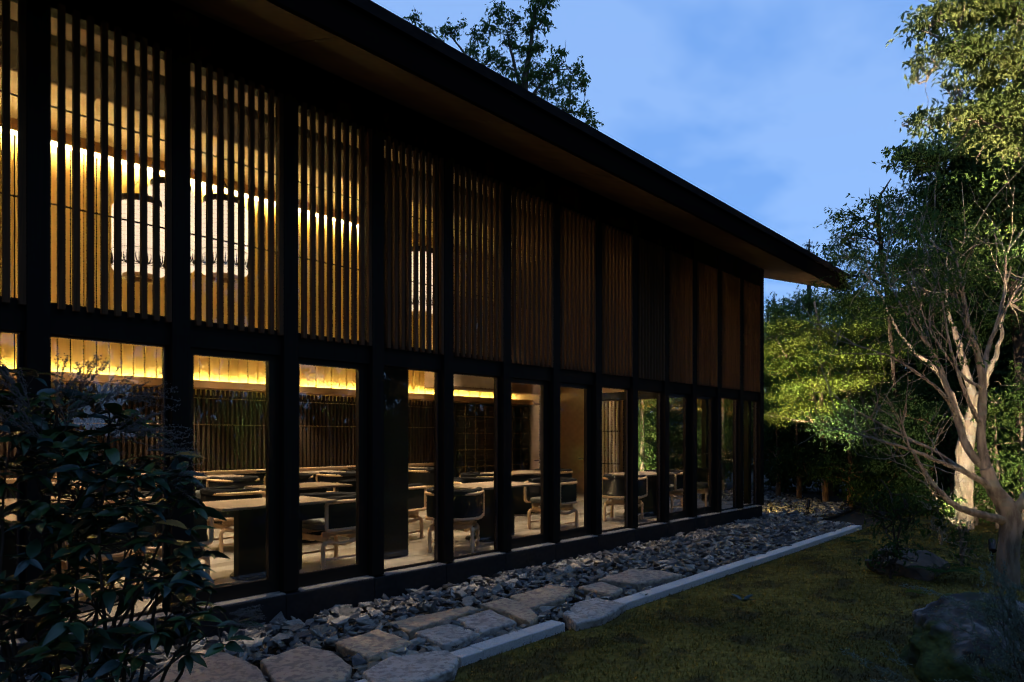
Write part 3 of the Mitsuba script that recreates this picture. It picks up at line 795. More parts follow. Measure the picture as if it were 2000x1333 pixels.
FLAGS = [
    ([(1.589, -0.836, 0.100), (1.859, -0.485, 0.100), (2.106, -0.474, 0.100), (2.184, -0.662, 0.100), (2.192, -1.082, 0.100), (2.053, -1.537, 0.100), (1.819, -1.887, 0.100), (1.468, -1.501, 0.100)], 0.100, 0, 'largest brown stepping stone, lowest in the view beside the shrub'),
    ([(2.275, -0.943, 0.090), (2.636, -0.867, 0.090), (2.712, -1.145, 0.090), (2.623, -1.511, 0.090), (2.434, -1.698, 0.090), (2.201, -1.659, 0.090), (2.132, -1.392, 0.090)], 0.090, 0, 'rounded brown stepping stone next to the largest one'),
    ([(2.835, -0.976, 0.090), (3.268, -0.914, 0.090), (3.244, -1.389, 0.090), (2.791, -1.447, 0.090)], 0.090, 1, 'four sided tan stepping stone with pointed corners'),
    ([(2.611, -1.630, 0.080), (2.922, -1.513, 0.080), (3.292, -1.683, 0.080), (3.249, -1.873, 0.080), (3.056, -2.033, 0.080), (2.707, -2.049, 0.080), (2.537, -1.862, 0.080)], 0.080, 2, 'broad grey stepping stone overlapping the kerb at the bottom'),
    ([(3.458, -0.803, 0.080), (3.678, -0.809, 0.080), (4.295, -0.917, 0.080), (4.286, -1.043, 0.080), (3.416, -1.130, 0.080)], 0.080, 1, 'long narrow stepping stone nearest the building plinth'),
    ([(3.419, -1.176, 0.080), (3.776, -1.198, 0.080), (3.754, -1.585, 0.080), (3.347, -1.601, 0.080)], 0.080, 2, 'small grey stepping stone between the tan slab and the kerb'),
    ([(3.895, -1.144, 0.080), (4.318, -1.132, 0.080), (4.193, -1.565, 0.080), (3.741, -1.570, 0.080)], 0.080, 2, 'grey stepping stone with a squared far edge beside the kerb'),
    ([(4.355, -0.960, 0.090), (4.694, -0.954, 0.090), (4.670, -1.250, 0.090), (4.406, -1.617, 0.090), (4.215, -1.690, 0.090), (4.323, -1.300, 0.090)], 0.090, 1, 'orange tinted stepping stone with a jagged corner'),
    ([(4.791, -0.937, 0.090), (5.417, -0.924, 0.090), (5.432, -1.220, 0.090), (5.057, -1.383, 0.090), (4.552, -1.395, 0.090)], 0.090, 1, 'yellowish stepping stone lying before the chips under the sixth window'),
    ([(5.563, -1.159, 0.080), (5.950, -1.184, 0.080), (5.798, -1.556, 0.080), (5.515, -1.606, 0.080)], 0.080, 0, 'small brown stepping stone behind the white one on the kerb'),
    ([(4.693, -1.643, 0.070), (5.102, -1.516, 0.070), (5.346, -1.545, 0.070), (5.336, -1.889, 0.070), (4.813, -2.001, 0.070), (4.511, -1.930, 0.070)], 0.070, 2, 'pale whitish stepping stone set into the kerb line'),
    ([(5.971, -1.124, 0.090), (6.678, -1.067, 0.090), (6.835, -1.373, 0.090), (6.801, -1.677, 0.090), (6.077, -1.542, 0.090)], 0.090, 0, 'farthest stepping stone, long and brown among dark chips'),
]
flag_polys = []
for i, (pl, top, mi_, lab) in enumerate(FLAGS):
    own('stepping_stone', flagstone(pl, top, 0.14, i + 3), f'mat_flag_{mi_}', lab, 'stepping stone', 'stepping stones beside the kerb', smooth=40)
    flag_polys.append(Polygon([q[:2] for q in pl]).buffer(0.012))

# gravel bed of broken slate
from shapely import contains_xy
GRAVEL1 = Polygon([(-2.5, KY1), (KXE, KY1), (13.32, -0.86), (13.32, -0.04), (-2.5, -0.04)])
GRAVEL2 = Polygon([(13.28, -0.80), (14.6, -0.9), (16.2, -0.75), (17.6, 0.5), (19.5, 2.6), (18.0, 4.0), (13.35, 4.0)])


def sheet(poly, z0, z1):
    from shapely.geometry import mapping
    m = trimesh.creation.extrude_polygon(poly, z1 - z0, engine='earcut')
    m.apply_translation((0, 0, z0))
    return m


bed = structure('gravel_bed', cat_([sheet(GRAVEL1, -0.06, 0.0), sheet(GRAVEL2, -0.06, 0.0)]), 'mat_soil')
rs = np.random.default_rng(21)


def chip():
    s = np.array([1.0, rs.uniform(0.5, 0.85), rs.uniform(0.22, 0.5)])
    p = rs.normal(size=(11, 3))
    p = np.sign(p) * np.abs(p) ** 0.6
    p /= np.abs(p).max(0)
    m = trimesh.convex.convex_hull(p * s * 0.5)
    m.apply_translation((0, 0, 0))
    return m


CHIPS = [chip() for _ in range(28)]


def rot(axis, a):
    return trimesh.transformations.rotation_matrix(a, axis)


items = []
for poly, n in ((GRAVEL1, 7400), (GRAVEL2, 3000)):
    x0, y0, x1, y1 = poly.bounds
    u = rs.random((n, 2)) * [x1 - x0, y1 - y0] + [x0, y0]
    ok = contains_xy(poly, u[:, 0], u[:, 1])
    for fp in flag_polys:
        ok &= ~contains_xy(fp, u[:, 0], u[:, 1])
    for x, y in u[ok]:
        if x < 0.6:
            continue
        big = rs.random()
        s = 0.060 + 0.125 * big ** 2.6
        lift = 0.012 + 0.045 * rs.random() + 0.028 * math.exp(-((y + 0.6) / 0.55) ** 2)
        items.append((x, y, lift, s, rs.integers(28), rs.uniform(0, 6.28), rs.normal(0, 0.28), rs.normal(0, 0.28), rs.random()))
dist = [math.hypot(i[0], i[1] + 5.32) / i[3] if i[0] > 2.2 else 1e9 for i in items]
order = np.argsort(dist)
loud = set(order[:300].tolist())
chip_ply = [mikit.ply(c, 'mat_chip_0') for c in CHIPS]
TONES = 0.82 * np.array([(0.12, 0.12, 0.122), (0.30, 0.295, 0.275), (0.10, 0.103, 0.112), (0.22, 0.19, 0.155)])
VV, FF, CC, at_ = [], [], [], 0
for i, (x, y, z, s, c, r1, r2, r3, tone) in enumerate(items):
    t_ = 0 if tone < 0.34 else 1 if tone < 0.60 else 2 if tone < 0.82 else 3
    if i in loud:
        m = T().translate([float(x), float(y), float(z)]).rotate([0, 0, 1], math.degrees(r1)).rotate([1, 0, 0], math.degrees(r2)).rotate([0, 1, 0], math.degrees(r3)).scale(float(s))
        put(bed, 'stone', chip_ply[c], f'mat_chip_{t_}', m=m)
    else:
        M = trimesh.transformations.euler_matrix(r2, r3, r1, 'sxyz')[:3, :3] * s
        v = CHIPS[c].vertices @ M.T + [x, y, z]
        VV.append(v)
        FF.append(CHIPS[c].faces + at_)
        at_ += len(v)
        col = TONES[t_] * (0.7 + 0.6 * ((tone * 37) % 1))
        CC.append(np.repeat(col[None] * (0.85 + 0.3 * rs.random((1, 1))), len(v), 0))
put(bed, 'rubble', trimesh.Trimesh(np.vstack(VV), np.vstack(FF), process=False), 'mat_rubble', kind='stuff', color=np.vstack(CC), label='smaller and farther chips of broken slate')

# ------------------------------------------------------------------ foliage tools


def leaf_cards(c, d, n, L, w, fold=0.25):
    """folded leaf blades: centres c, directions d, normals n (arrays)"""
    d = d / (np.linalg.norm(d, axis=1, keepdims=True) + 1e-9)
    s = np.cross(d, n)
    s /= np.linalg.norm(s, axis=1, keepdims=True) + 1e-9
    n = np.cross(s, d)
    L, w = np.asarray(L)[:, None], np.asarray(w)[:, None]
    base, tip = c - d * L * 0.5, c + d * L * 0.5 - n * L * 0.08
    lft, rgt = c + s * w * 0.5 + n * w * fold - d * L * 0.05, c - s * w * 0.5 + n * w * fold - d * L * 0.05
    v = np.stack([base, rgt, tip, lft], 1).reshape(-1, 3)
    k = np.arange(len(c)) * 4
    f = np.vstack([np.stack([k, k + 1, k + 2], 1), np.stack([k, k + 2, k + 3], 1)])
    return trimesh.Trimesh(v, f, process=False)


def clump_leaves(clumps, rg, per=420, leaf=0.07, ratio=0.42, flat=0.6, twig=9, spread=0.10, droop=0.35, keep=0.75):
    """leaves gathered round many twig ends inside each clump (centre, radius[, weight])"""
    C, D, N = [], [], []
    for cl in clumps:
        c, r = np.array(cl[0]), cl[1]
        n = int(per * (cl[2] if len(cl) > 2 else 1.0) * (r / 0.6) ** 2)
        m = max(3, n // twig)
        g = rg.normal(size=(m, 3))
        g /= np.linalg.norm(g, axis=1, keepdims=True)
        rad = rg.random(m) ** 0.45
        g = g * rad[:, None]
        tw = c + g * r * np.array([1, 1, flat])
        hole = meshkit.noise(tw * (1.6 / max(r, 0.4)) + 31.0, 4)
        tw, g = tw[hole < keep], g[hole < keep]
        if not len(tw):
            continue
        out = g * [1, 1, 0.3] + rg.normal(0, 0.35, g.shape)
        out[:, 2] -= droop * 0.5
        out /= np.linalg.norm(out, axis=1, keepdims=True) + 1e-9
        k = rg.integers(max(2, twig - 4), twig + 5, len(tw))
        i = np.repeat(np.arange(len(tw)), k)
        t = rg.uniform(-1.2, 1.2, len(i))
        pos = tw[i] + out[i] * (t * spread * 1.6)[:, None] + rg.normal(0, spread * 0.42, (len(i), 3)) * [1, 1, 0.6]
        dd = out[i] * 0.6 + rg.normal(0, 0.6, (len(i), 3))
        dd[:, 2] -= droop
        nn = np.array([0, 0, 1.0]) + rg.normal(0, 0.45, (len(i), 3))
        C.append(pos)
        D.append(dd)
        N.append(nn)
    C, D, N = np.vstack(C), np.vstack(D), np.vstack(N)
    L = leaf * rg.uniform(0.7, 1.25, len(C))
    return leaf_cards(C, D, N, L, L * ratio * rg.uniform(0.8, 1.2, len(C)))


def limb(ctrl, sides=8, n=5, rg=None, wob=0.0):
    p = smooth_path(ctrl, n)
    if rg is not None and wob:
        p[1:-1, :3] += rg.normal(0, wob, (len(p) - 2, 3))
    return tube(p[:, :3], np.maximum(p[:, 3], 0.0015), sides)


def twigs(starts, rg, length, r0, gen=2, up=0.3, kids=3):
    """fine branching shoots from (point, direction) starts; returns meshes and the shoot tips"""
    ms, tips = [], []
    todo = [(np.array(p, float), np.array(d, float), length, r0, gen) for p, d in starts]
    while todo:
        p, d, L, r, g = todo.pop()
        d = d / (np.linalg.norm(d) + 1e-9)
        pts = [p]
        for s in range(4):
            d = d + rg.normal(0, 0.17, 3) + [0, 0, up * 0.16]
            d /= np.linalg.norm(d)
            pts.append(pts[-1] + d * L / 4)
        ms.append(tube(pts, np.linspace(r, r * 0.45, 5), 5))
        tips.append((pts[-1], d))
        if g > 0:
            for _ in range(kids):
                k = rg.integers(1, 5)
                dd = d + rg.normal(0, 0.55, 3)
                todo.append((pts[k], dd, L * rg.uniform(0.5, 0.8), r * 0.55, g - 1))
    return ms, tips


def V4(p, r):
    return (p[0], p[1], p[2], r)


# ------------------------------------------------------------------ the bare limbed maple in front on the right
rg = np.random.default_rng(31)
k = thing('maple_tree', 'slender grey brown tree with many bare limbs standing in the lawn at the right edge', 'tree')
tr = [limb([V4((8.899, -4.330, -0.151), .155), V4((8.865, -4.338, 0.002), .118), V4((8.848, -4.349, 0.374), .102), V4((8.866, -4.369, 0.698), .102), V4((8.823, -4.321, 0.887), .09), V4((8.743, -4.233, 1.049), .075), V4((8.692, -4.177, 1.265), .064)], 12)]
put(k, 'trunk', cat_(tr), 'mat_bark', 60)
LIMBS = [
    [V4((8.692, -4.177, 1.265), .060), V4((8.656, -4.137, 1.616), .050), V4((8.606, -4.157, 2.099), .046), V4((8.507, -4.122, 2.468), .036), V4((8.376, -4.052, 2.832), .026), V4((8.274, -4.014, 3.244), .016), V4((8.200, -3.933, 3.611), .007)],
    [V4((8.603, -4.153, 2.179), .036), V4((8.820, -4.169, 2.493), .030), V4((8.894, -4.250, 2.821), .024), V4((8.945, -4.307, 3.150), .017), V4((8.960, -4.323, 3.533), .009), V4((9.030, -4.400, 3.862), .004)],
    [V4((8.706, -4.193, 1.227), .050), V4((8.687, -4.023, 1.452), .046), V4((8.717, -3.907, 1.811), .042), V4((8.631, -3.812, 2.200), .034), V4((8.545, -3.718, 2.505), .026), V4((8.407, -3.566, 2.810), .018), V4((8.269, -3.414, 3.143), .009), V4((8.171, -3.307, 3.449), .004)],
    [V4((8.823, -4.321, 0.709), .058), V4((8.472, -4.157, 0.796), .047), V4((8.194, -4.000, 0.886), .038), V4((7.995, -3.857, 1.072), .030), V4((7.817, -3.734, 1.333), .021), V4((7.674, -3.651, 1.590), .012), V4((7.632, -3.606, 1.870), .005)],
    [V4((8.750, -4.241, 1.033), .046), V4((8.478, -4.090, 1.190), .036), V4((8.182, -3.913, 1.311), .028), V4((7.821, -3.665, 1.460), .021), V4((7.485, -3.444, 1.564), .015), V4((7.155, -3.230, 1.655), .009), V4((6.848, -3.041, 1.724), .004)],
    [V4((8.538, -4.081, 1.176), .030), V4((8.459, -3.772, 1.425), .022), V4((8.313, -3.463, 1.617), .016), V4((8.161, -3.147, 1.831), .010), V4((8.039, -2.865, 2.045), .004)],
    [V4((8.717, -3.907, 1.811), .026), V4((8.387, -3.841, 2.048), .022), V4((8.120, -3.696, 2.229), .016), V4((7.811, -3.505, 2.403), .010), V4((7.617, -3.292, 2.508), .004)],
    [V4((8.881, -4.385, 0.779), .060), V4((8.854, -4.504, 1.003), .05), V4((8.980, -4.642, 1.350), .04), V4((9.051, -4.721, 1.882), .03), V4((9.016, -4.681, 2.415), .018), V4((8.980, -4.642, 2.948), .008)],
    [V4((8.656, -4.137, 1.697), .028), V4((8.323, -4.069, 1.983), .024), V4((8.128, -4.002, 2.288), .019), V4((8.065, -3.933, 2.651), .014), V4((8.023, -3.887, 3.065), .008), V4((7.943, -3.799, 3.427), .004)],
    [V4((8.606, -4.157, 2.099), .022), V4((8.288, -4.030, 2.220), .017), V4((8.048, -3.914, 2.444), .012), V4((7.933, -3.788, 2.703), .007), V4((7.874, -3.723, 2.961), .003)],
    [V4((8.894, -4.250, 2.821), .016), V4((8.859, -4.361, 3.021), .012), V4((8.943, -4.452, 3.237), .008), V4((8.997, -4.512, 3.507), .004)],
    [V4((8.507, -4.122, 2.468), .020), V4((8.561, -4.033, 2.696), .015), V4((8.569, -3.893, 3.205), .010), V4((8.459, -3.772, 3.588), .005), V4((8.404, -3.711, 3.917), .002)],
]
starts = []
for L_ in LIMBS:
    L_ = [(*q_[:3], q_[3] * 0.84) for q_ in L_]
    put(k, 'limb', limb(L_, 8, 6, rg, 0.003), 'mat_bark', 60)
    q = smooth_path(L_, 6)
    for i in range(len(q) // 3, len(q) - 1, 3):
        if i > 2:
            starts.append((q[i, :3], (q[i + 1, :3] - q[i - 1, :3]) / np.linalg.norm(q[i + 1, :3] - q[i - 1, :3]) + rg.normal(0, 0.6, 3)))
tw_, tips_ = twigs(starts, rg, 0.55, 0.0065, 2, 0.5, 2)
put(k, 'twigs', cat_(tw_), 'mat_bark', 60)
tips_ = [t for t in tips_ if t[0][2] > 2.3]
cl_ = [(t[0], 0.16, 0.9) for t in tips_[::2]]
put(k, 'crown', clump_leaves(cl_, rg, 210, 0.052, 0.5, 0.7, 6, 0.06, 0.25, 0.9), 'mat_leaf_green')


def simple_tree(name, label, trunk, clumps, leaf_m, bark_m, seed, group=None, cat='tree', per=420, branches=True, base=None, **kw):
    rg = np.random.default_rng(seed)
    k = thing(name, label, cat, group)
    ms = [limb(t, 8, 5, rg, 0.01) for t in trunk]
    main = np.vstack([smooth_path(t, 5) for t in trunk])
    if branches:
        for cl in clumps:
            c = np.array(cl[0])
            d = np.linalg.norm(main[:, :3] - c, axis=1) + 1.5 * np.maximum(0, main[:, 2] - c[2] + 0.1)
            s = main[int(np.argmin(d))]
            mid = (s[:3] + c) / 2 + rg.normal(0, 0.07, 3) * np.linalg.norm(s[:3] - c)
            ms.append(limb([(*s[:3], min(s[3] * 0.6, 0.05)), (*mid, min(s[3] * 0.4, 0.03)), (*c, 0.008)], 6, 4, rg, 0.01))
            for _ in range(4):
                e = c + rg.normal(0, 0.55, 3) * cl[1]
                ms.append(limb([(*mid, 0.012), (*((mid + e) / 2 + rg.normal(0, 0.05, 3)), 0.008), (*e, 0.003)], 5, 3, rg, 0.01))
    put(k, 'trunk', cat_(ms), bark_m, 60)
    put(k, 'crown', clump_leaves(clumps, rg, per, **kw), leaf_m)
    return k


# pale trunk behind, lit from below
simple_tree('pale_tree', 'pale barked tree lit brightly from below, standing behind the bare limbed one',
    [[V4((13.176, -3.311, -0.140), .17), V4((13.170, -3.305, 0.043), .14), V4((13.154, -3.286, 0.792), .132), V4((13.176, -3.311, 1.458), .125), V4((13.238, -3.379, 1.875), .095), V4((13.254, -3.397, 2.208), .068), V4((13.261, -3.256, 2.886), .052), V4((13.276, -3.124, 3.406), .038), V4((13.313, -3.016, 3.849), .022), V4((13.442, -3.009, 4.645), .012)],
     [V4((13.238, -3.379, 1.916), .07), V4((13.202, -3.488, 2.244), .055), V4((13.225, -3.662, 2.769), .042), V4((13.324, -3.771, 3.178), .03), V4((13.335, -3.783, 3.669), .018), V4((13.428, -3.886, 4.323), .012)],
     [V4((13.187, -3.323, 1.542), .055), V4((12.902, -3.158, 2.285), .04), V4((12.691, -2.926, 2.739), .032), V4((12.485, -2.700, 2.986), .025), V4((12.302, -2.499, 3.358), .017), V4((12.169, -2.352, 3.770), .014), V4((12.025, -2.193, 4.100), .006)]],
    [((13.559, -2.989, 4.498), .8), ((13.468, -3.781, 4.348), .8), ((12.243, -2.137, 4.230), .7, .7), ((13.149, -2.538, 4.150), .7, .6), ((13.851, -3.311, 5.194), .9), ((14.130, -3.915, 3.764), .6, .6), ((13.037, -2.713, 4.961), .7)],
    'mat_leaf_green', 'mat_bark_pale', 5, per=420, leaf=0.06, ratio=0.5, flat=0.6, spread=0.10, keep=0.66)

# overhanging tree, top right
simple_tree('cherry_tree', 'tall tree with lamp lit yellow green leaves overhanging the top right corner', [
    [V4((13.401, -5.788, 0.109), .17), V4((13.256, -5.629, 2.702), .15), V4((12.686, -5.151, 4.828), .12), V4((11.950, -4.638, 5.947), .085), V4((11.234, -4.148, 6.536), .05), V4((10.656, -3.661, 6.752), .025), V4((10.178, -3.284, 6.895), .01)],
    [V4((12.268, -4.840, 5.500), .07), V4((11.450, -4.237, 5.624), .045), V4((10.958, -3.845, 5.785), .025), V4((10.474, -3.461, 5.806), .010), V4((10.179, -3.137, 5.719), .004)],
    [V4((11.950, -4.638, 5.947), .06), V4((11.450, -4.237, 7.073), .05), V4((11.125, -3.880, 7.901), .03), V4((10.893, -3.624, 8.522), .015)]],
    [((10.277, -3.393, 7.028), .34), ((10.679, -3.686, 7.224), .45), ((11.142, -4.047, 7.287), .55), ((11.636, -4.441, 7.280), .6), ((10.358, -3.482, 6.594), .28), ((10.747, -3.761, 6.684), .42), ((11.042, -4.086, 6.617), .48), ((11.509, -4.451, 6.467), .6),
     ((10.178, -3.284, 6.507), .18), ((10.156, -3.260, 5.679), .20, .8), ((10.520, -3.511, 5.820), .30), ((10.815, -3.836, 5.908), .38), ((11.087, -4.136, 5.975), .42), ((11.383, -4.460, 5.739), .5), ((10.928, -3.961, 5.536), .30, .7), ((11.156, -4.211, 5.401), .30, .7), ((11.004, -3.895, 6.297), .35), ((10.611, -3.611, 6.211), .22, .7), ((11.380, -4.160, 7.901), .6), ((10.820, -3.693, 7.901), .5)],
    'mat_leaf_cherry', 'mat_bark', 6, per=1250, leaf=0.105, ratio=0.40, flat=0.36, twig=9, spread=0.11, droop=0.5, keep=0.86)

# dark evergreen behind it
simple_tree('evergreen_tree', 'dark evergreen tree at the right, unlit below the overhanging leaves',
    [[V4((15.745, -3.907, 0.211), .16), V4((15.650, -3.802, 3.046), .13), V4((15.427, -3.557, 5.409), .09), V4((15.300, -3.417, 6.638), .07), V4((15.173, -3.277, 7.300), .02)]],
    [((13.880, -2.302, 6.703), .30, .8), ((14.243, -2.553, 6.651), .42), ((14.556, -2.897, 6.744), .55), ((14.932, -3.310, 6.558), .7), ((15.370, -3.791, 6.465), .8), ((15.808, -4.273, 6.186), .8), ((14.548, -2.738, 6.129), .6), ((15.046, -3.137, 5.882), .8), ((15.554, -3.697, 5.693), .9), ((16.063, -4.256, 5.409), .8), ((14.716, -2.627, 5.630), .55), ((15.300, -3.417, 7.205), .6), ((15.681, -3.837, 7.111), .7), ((14.800, -3.016, 7.255), .35),
     ((15.404, -3.085, 5.016), .9), ((15.866, -3.742, 4.798), .9), ((16.253, -4.168, 4.029), .9), ((15.917, -3.501, 3.872), .9), ((15.629, -2.887, 4.105), .8)],
    'mat_leaf_dark', 'mat_bark_dark', 7, per=1500, leaf=0.11, ratio=0.42, flat=0.6, twig=8, spread=0.12, droop=0.3, keep=0.78)

# finer tree against the sky
simple_tree('fine_leaved_tree', 'feathery fine leaved tree rising against the sky right of the roof corner',
    [[V4((17.526, -1.406, 0.348), .05), V4((16.999, -1.422, 2.204), .045), V4((15.774, -1.560, 4.082), .04), V4((14.894, -1.633, 5.378), .04), V4((14.860, -1.595, 6.188), .03), V4((15.030, -1.783, 6.694), .01)]],
    [((15.223, -2.144, 6.435), .30, .7), ((14.986, -1.883, 6.204), .42), ((14.648, -1.511, 6.134), .34, .8), ((14.242, -1.065, 5.902), .28, .7), ((14.391, -1.229, 5.601), .45), ((14.894, -1.633, 5.681), .6), ((15.337, -2.120, 5.783), .65), ((14.242, -1.065, 5.149), .50), ((14.073, -0.879, 4.696), .34, .8), ((14.758, -1.483, 4.972), .7), ((15.347, -1.983, 4.997), .75), ((14.592, -1.153, 4.436), .6), ((15.184, -1.654, 4.303), .7), ((15.782, -2.164, 4.323), .7), ((15.991, -2.393, 5.254), .7)],
    'mat_leaf_green', 'mat_bark_dark', 8, per=1200, leaf=0.08, ratio=0.45, flat=0.55, twig=9, spread=0.11, droop=0.3, keep=0.66)

# layered maples lit from below beyond the corner
simple_tree('layered_maple', 'maple with layered bright lamp lit foliage beyond the far corner of the building',
    [[V4((17.409, 0.209, -0.044), .075), V4((17.271, 0.212, 1.637), .06), V4((16.996, 0.218, 2.982), .05), V4((16.996, 0.218, 4.082), .035), V4((16.913, 0.308, 4.816), .02)], [V4((17.133, 0.215, 2.252), .035), V4((16.279, 0.560, 3.196), .025), V4((15.997, 0.871, 3.917), .015)], [V4((17.012, 0.200, 2.737), .035), V4((17.006, -0.240, 3.436), .025), V4((17.192, -0.742, 3.888), .015)]],
    [((16.319, 0.813, 4.189), .65), ((16.810, 0.274, 4.310), .7), ((16.360, 0.471, 3.737), .7), ((17.006, -0.240, 4.037), .75), ((17.192, -0.742, 4.125), .6), ((16.554, -0.040, 3.414), .75), ((16.925, -0.596, 3.402), .75), ((16.401, 0.723, 3.277), .6), ((17.211, -1.059, 3.508), .6), ((16.315, 0.223, 2.762), .65), ((16.687, -0.335, 2.813), .7), ((16.521, 0.889, 2.560), .55), ((17.083, -0.770, 2.990), .5), ((16.396, 1.025, 3.605), .5), ((16.360, 0.471, 2.236), .5, .8), ((16.554, 1.149, 2.073), .5, .8), ((16.674, -0.171, 2.228), .5, .6)],
    'mat_leaf_maple', 'mat_bark', 9, per=1250, leaf=0.068, ratio=0.5, flat=0.26, twig=9, spread=0.13, droop=0.1, keep=0.72)
simple_tree('layered_maple', 'darker maple whose crown rises behind the lamp lit one, under the roof corner',
    [[V4((20.003, 0.924, -0.281), .14), V4((19.955, 0.977, 2.355), .11), V4((19.811, 1.135, 4.493), .08), V4((19.715, 1.240, 5.349), .03)]],
    [((19.092, 1.926, 5.135), .6), ((19.523, 1.451, 5.349), .6), ((19.907, 1.029, 5.206), .7), ((19.850, 0.349, 5.111), .8), ((19.284, 1.715, 4.636), .7), ((19.811, 1.135, 4.351), .8), ((19.586, -0.104, 4.746), .8), ((18.948, 2.084, 3.496), .8), ((19.394, 0.999, 3.037), .9), ((19.677, -0.204, 2.856), .9), ((19.660, -0.929, 3.871), .9), ((19.356, -1.337, 2.786), .9), ((18.916, 1.376, 1.919), .9), ((19.313, 0.196, 1.776), .9)],
    'mat_leaf_green', 'mat_bark_dark', 10, per=950, leaf=0.085, ratio=0.5, flat=0.4, twig=9, spread=0.14, droop=0.15, keep=0.74)

# tree seen over the roof
simple_tree('tall_tree', 'tall leafy tree showing above the roof line against the sky',
    [[V4((17.902, 10.666, 4.355), .30), V4((17.975, 10.586, 11.016), .20), V4((18.023, 10.533, 13.537), .13), V4((18.169, 10.373, 15.157), .08), V4((18.302, 10.227, 16.418), .03), V4((18.338, 10.187, 17.318), .01)], [V4((18.023, 10.533, 13.537), .07), V4((17.757, 10.826, 14.977), .05), V4((17.636, 10.959, 15.878), .02)], [V4((17.999, 10.560, 13.177), .07), V4((18.605, 9.894, 14.257), .04), V4((19.029, 9.427, 14.797), .02)], [V4((17.951, 10.613, 11.556), .06), V4((17.120, 11.972, 14.598), .05), V4((16.507, 12.646, 15.874), .02)], [V4((17.951, 10.613, 11.016), .06), V4((18.847, 9.627, 12.817), .045), V4((19.392, 9.028, 12.997), .02)], [V4((17.120, 11.972, 14.598), .04), V4((16.272, 13.202, 15.991), .03), V4((15.802, 13.719, 16.635), .012)]],
    [((15.777, 13.746, 16.579), .24), ((16.124, 13.365, 16.175), .20), ((16.458, 12.700, 16.020), .36), ((16.752, 12.377, 16.238), .2, .7), ((17.454, 11.159, 16.418), .42), ((17.297, 11.332, 15.842), .40), ((16.969, 11.692, 15.662), .36), ((17.793, 10.786, 16.148), .4), ((16.788, 11.892, 15.067), .3), ((17.757, 10.826, 15.427), .35), ((18.302, 10.227, 16.598), .48), ((18.484, 10.027, 16.148), .36), ((18.508, 10.000, 16.868), .36), ((18.181, 10.360, 15.842), .34), ((17.272, 11.359, 14.887), .42), ((17.575, 11.026, 14.617), .4), ((18.120, 10.426, 15.067), .42), ((18.362, 10.160, 15.247), .3), ((18.907, 9.561, 15.067), .34), ((18.786, 9.694, 14.617), .38), ((19.271, 9.161, 14.437), .36), ((19.453, 8.961, 14.077), .3), ((18.484, 10.027, 14.347), .46), ((18.120, 10.426, 14.257), .5), ((19.029, 9.427, 13.987), .42), ((18.605, 9.894, 13.717), .45), ((17.757, 10.826, 13.987), .5), ((19.150, 9.294, 13.447), .3), ((19.453, 8.961, 12.961), .36), ((19.634, 8.761, 12.637), .24), ((18.968, 9.494, 13.087), .4)],
    'mat_leaf_green', 'mat_bark_dark', 12, per=620, leaf=0.135, ratio=0.5, flat=0.75, twig=8, spread=0.12, droop=0.35, keep=0.80)
simple_tree('thin_conifer', 'thin dark conifer tip just above the roof edge near its far corner',
    [[V4((30.978, 5.205, 6.844), .12), V4((30.978, 5.205, 9.094), .07), V4((30.993, 5.188, 10.265), .02)]],
    [((30.978, 5.205, 10.040), .18), ((30.947, 5.238, 9.657), .26), ((31.008, 5.172, 9.207), .34), ((30.917, 5.272, 8.644), .42)], 'mat_leaf_conifer', 'mat_bark_dark', 13, per=700, leaf=0.12, ratio=0.35, flat=1.1, twig=7, spread=0.10)

# dense evergreens that close the view behind the hedge
for i, (px_, lab) in enumerate([((21.154, 2.630, 0.860), 'dense dark evergreen closing the view beside the far corner'), ((21.685, 1.303, 0.877), 'dense dark evergreen behind the lamp lit maple'), ((22.166, 0.032, 0.895), 'dense dark evergreen between the maples and the pale tree'), ((22.016, -1.291, 0.930), 'dense dark evergreen behind the bare limbs'), ((21.162, -2.580, 0.983), 'dense dark evergreen behind the pale tree'), ((20.155, -3.703, 1.036), 'dense dark evergreen at the right edge of the view')]):
    rb_ = np.random.default_rng(300 + i)
    bx, by = px_[0], px_[1]
    hmax = (4.4, 4.6, 5.4, 6.4, 7.4, 7.6)[i]
    cls = [((bx + rb_.normal(0, .45), by + rb_.normal(0, .45), z), 1.15) for z in np.arange(0.5, hmax, 0.42)]
    simple_tree('dense_evergreen', lab, [[(bx, by, -.1, .12), (bx, by, hmax * .5, .08), (bx, by, hmax * .95, .02)]], cls, 'mat_leaf_dark', 'mat_bark_dark', 300 + i, None, per=430, branches=False, leaf=0.15, ratio=0.48, flat=0.7, twig=9, spread=0.16, keep=0.97)

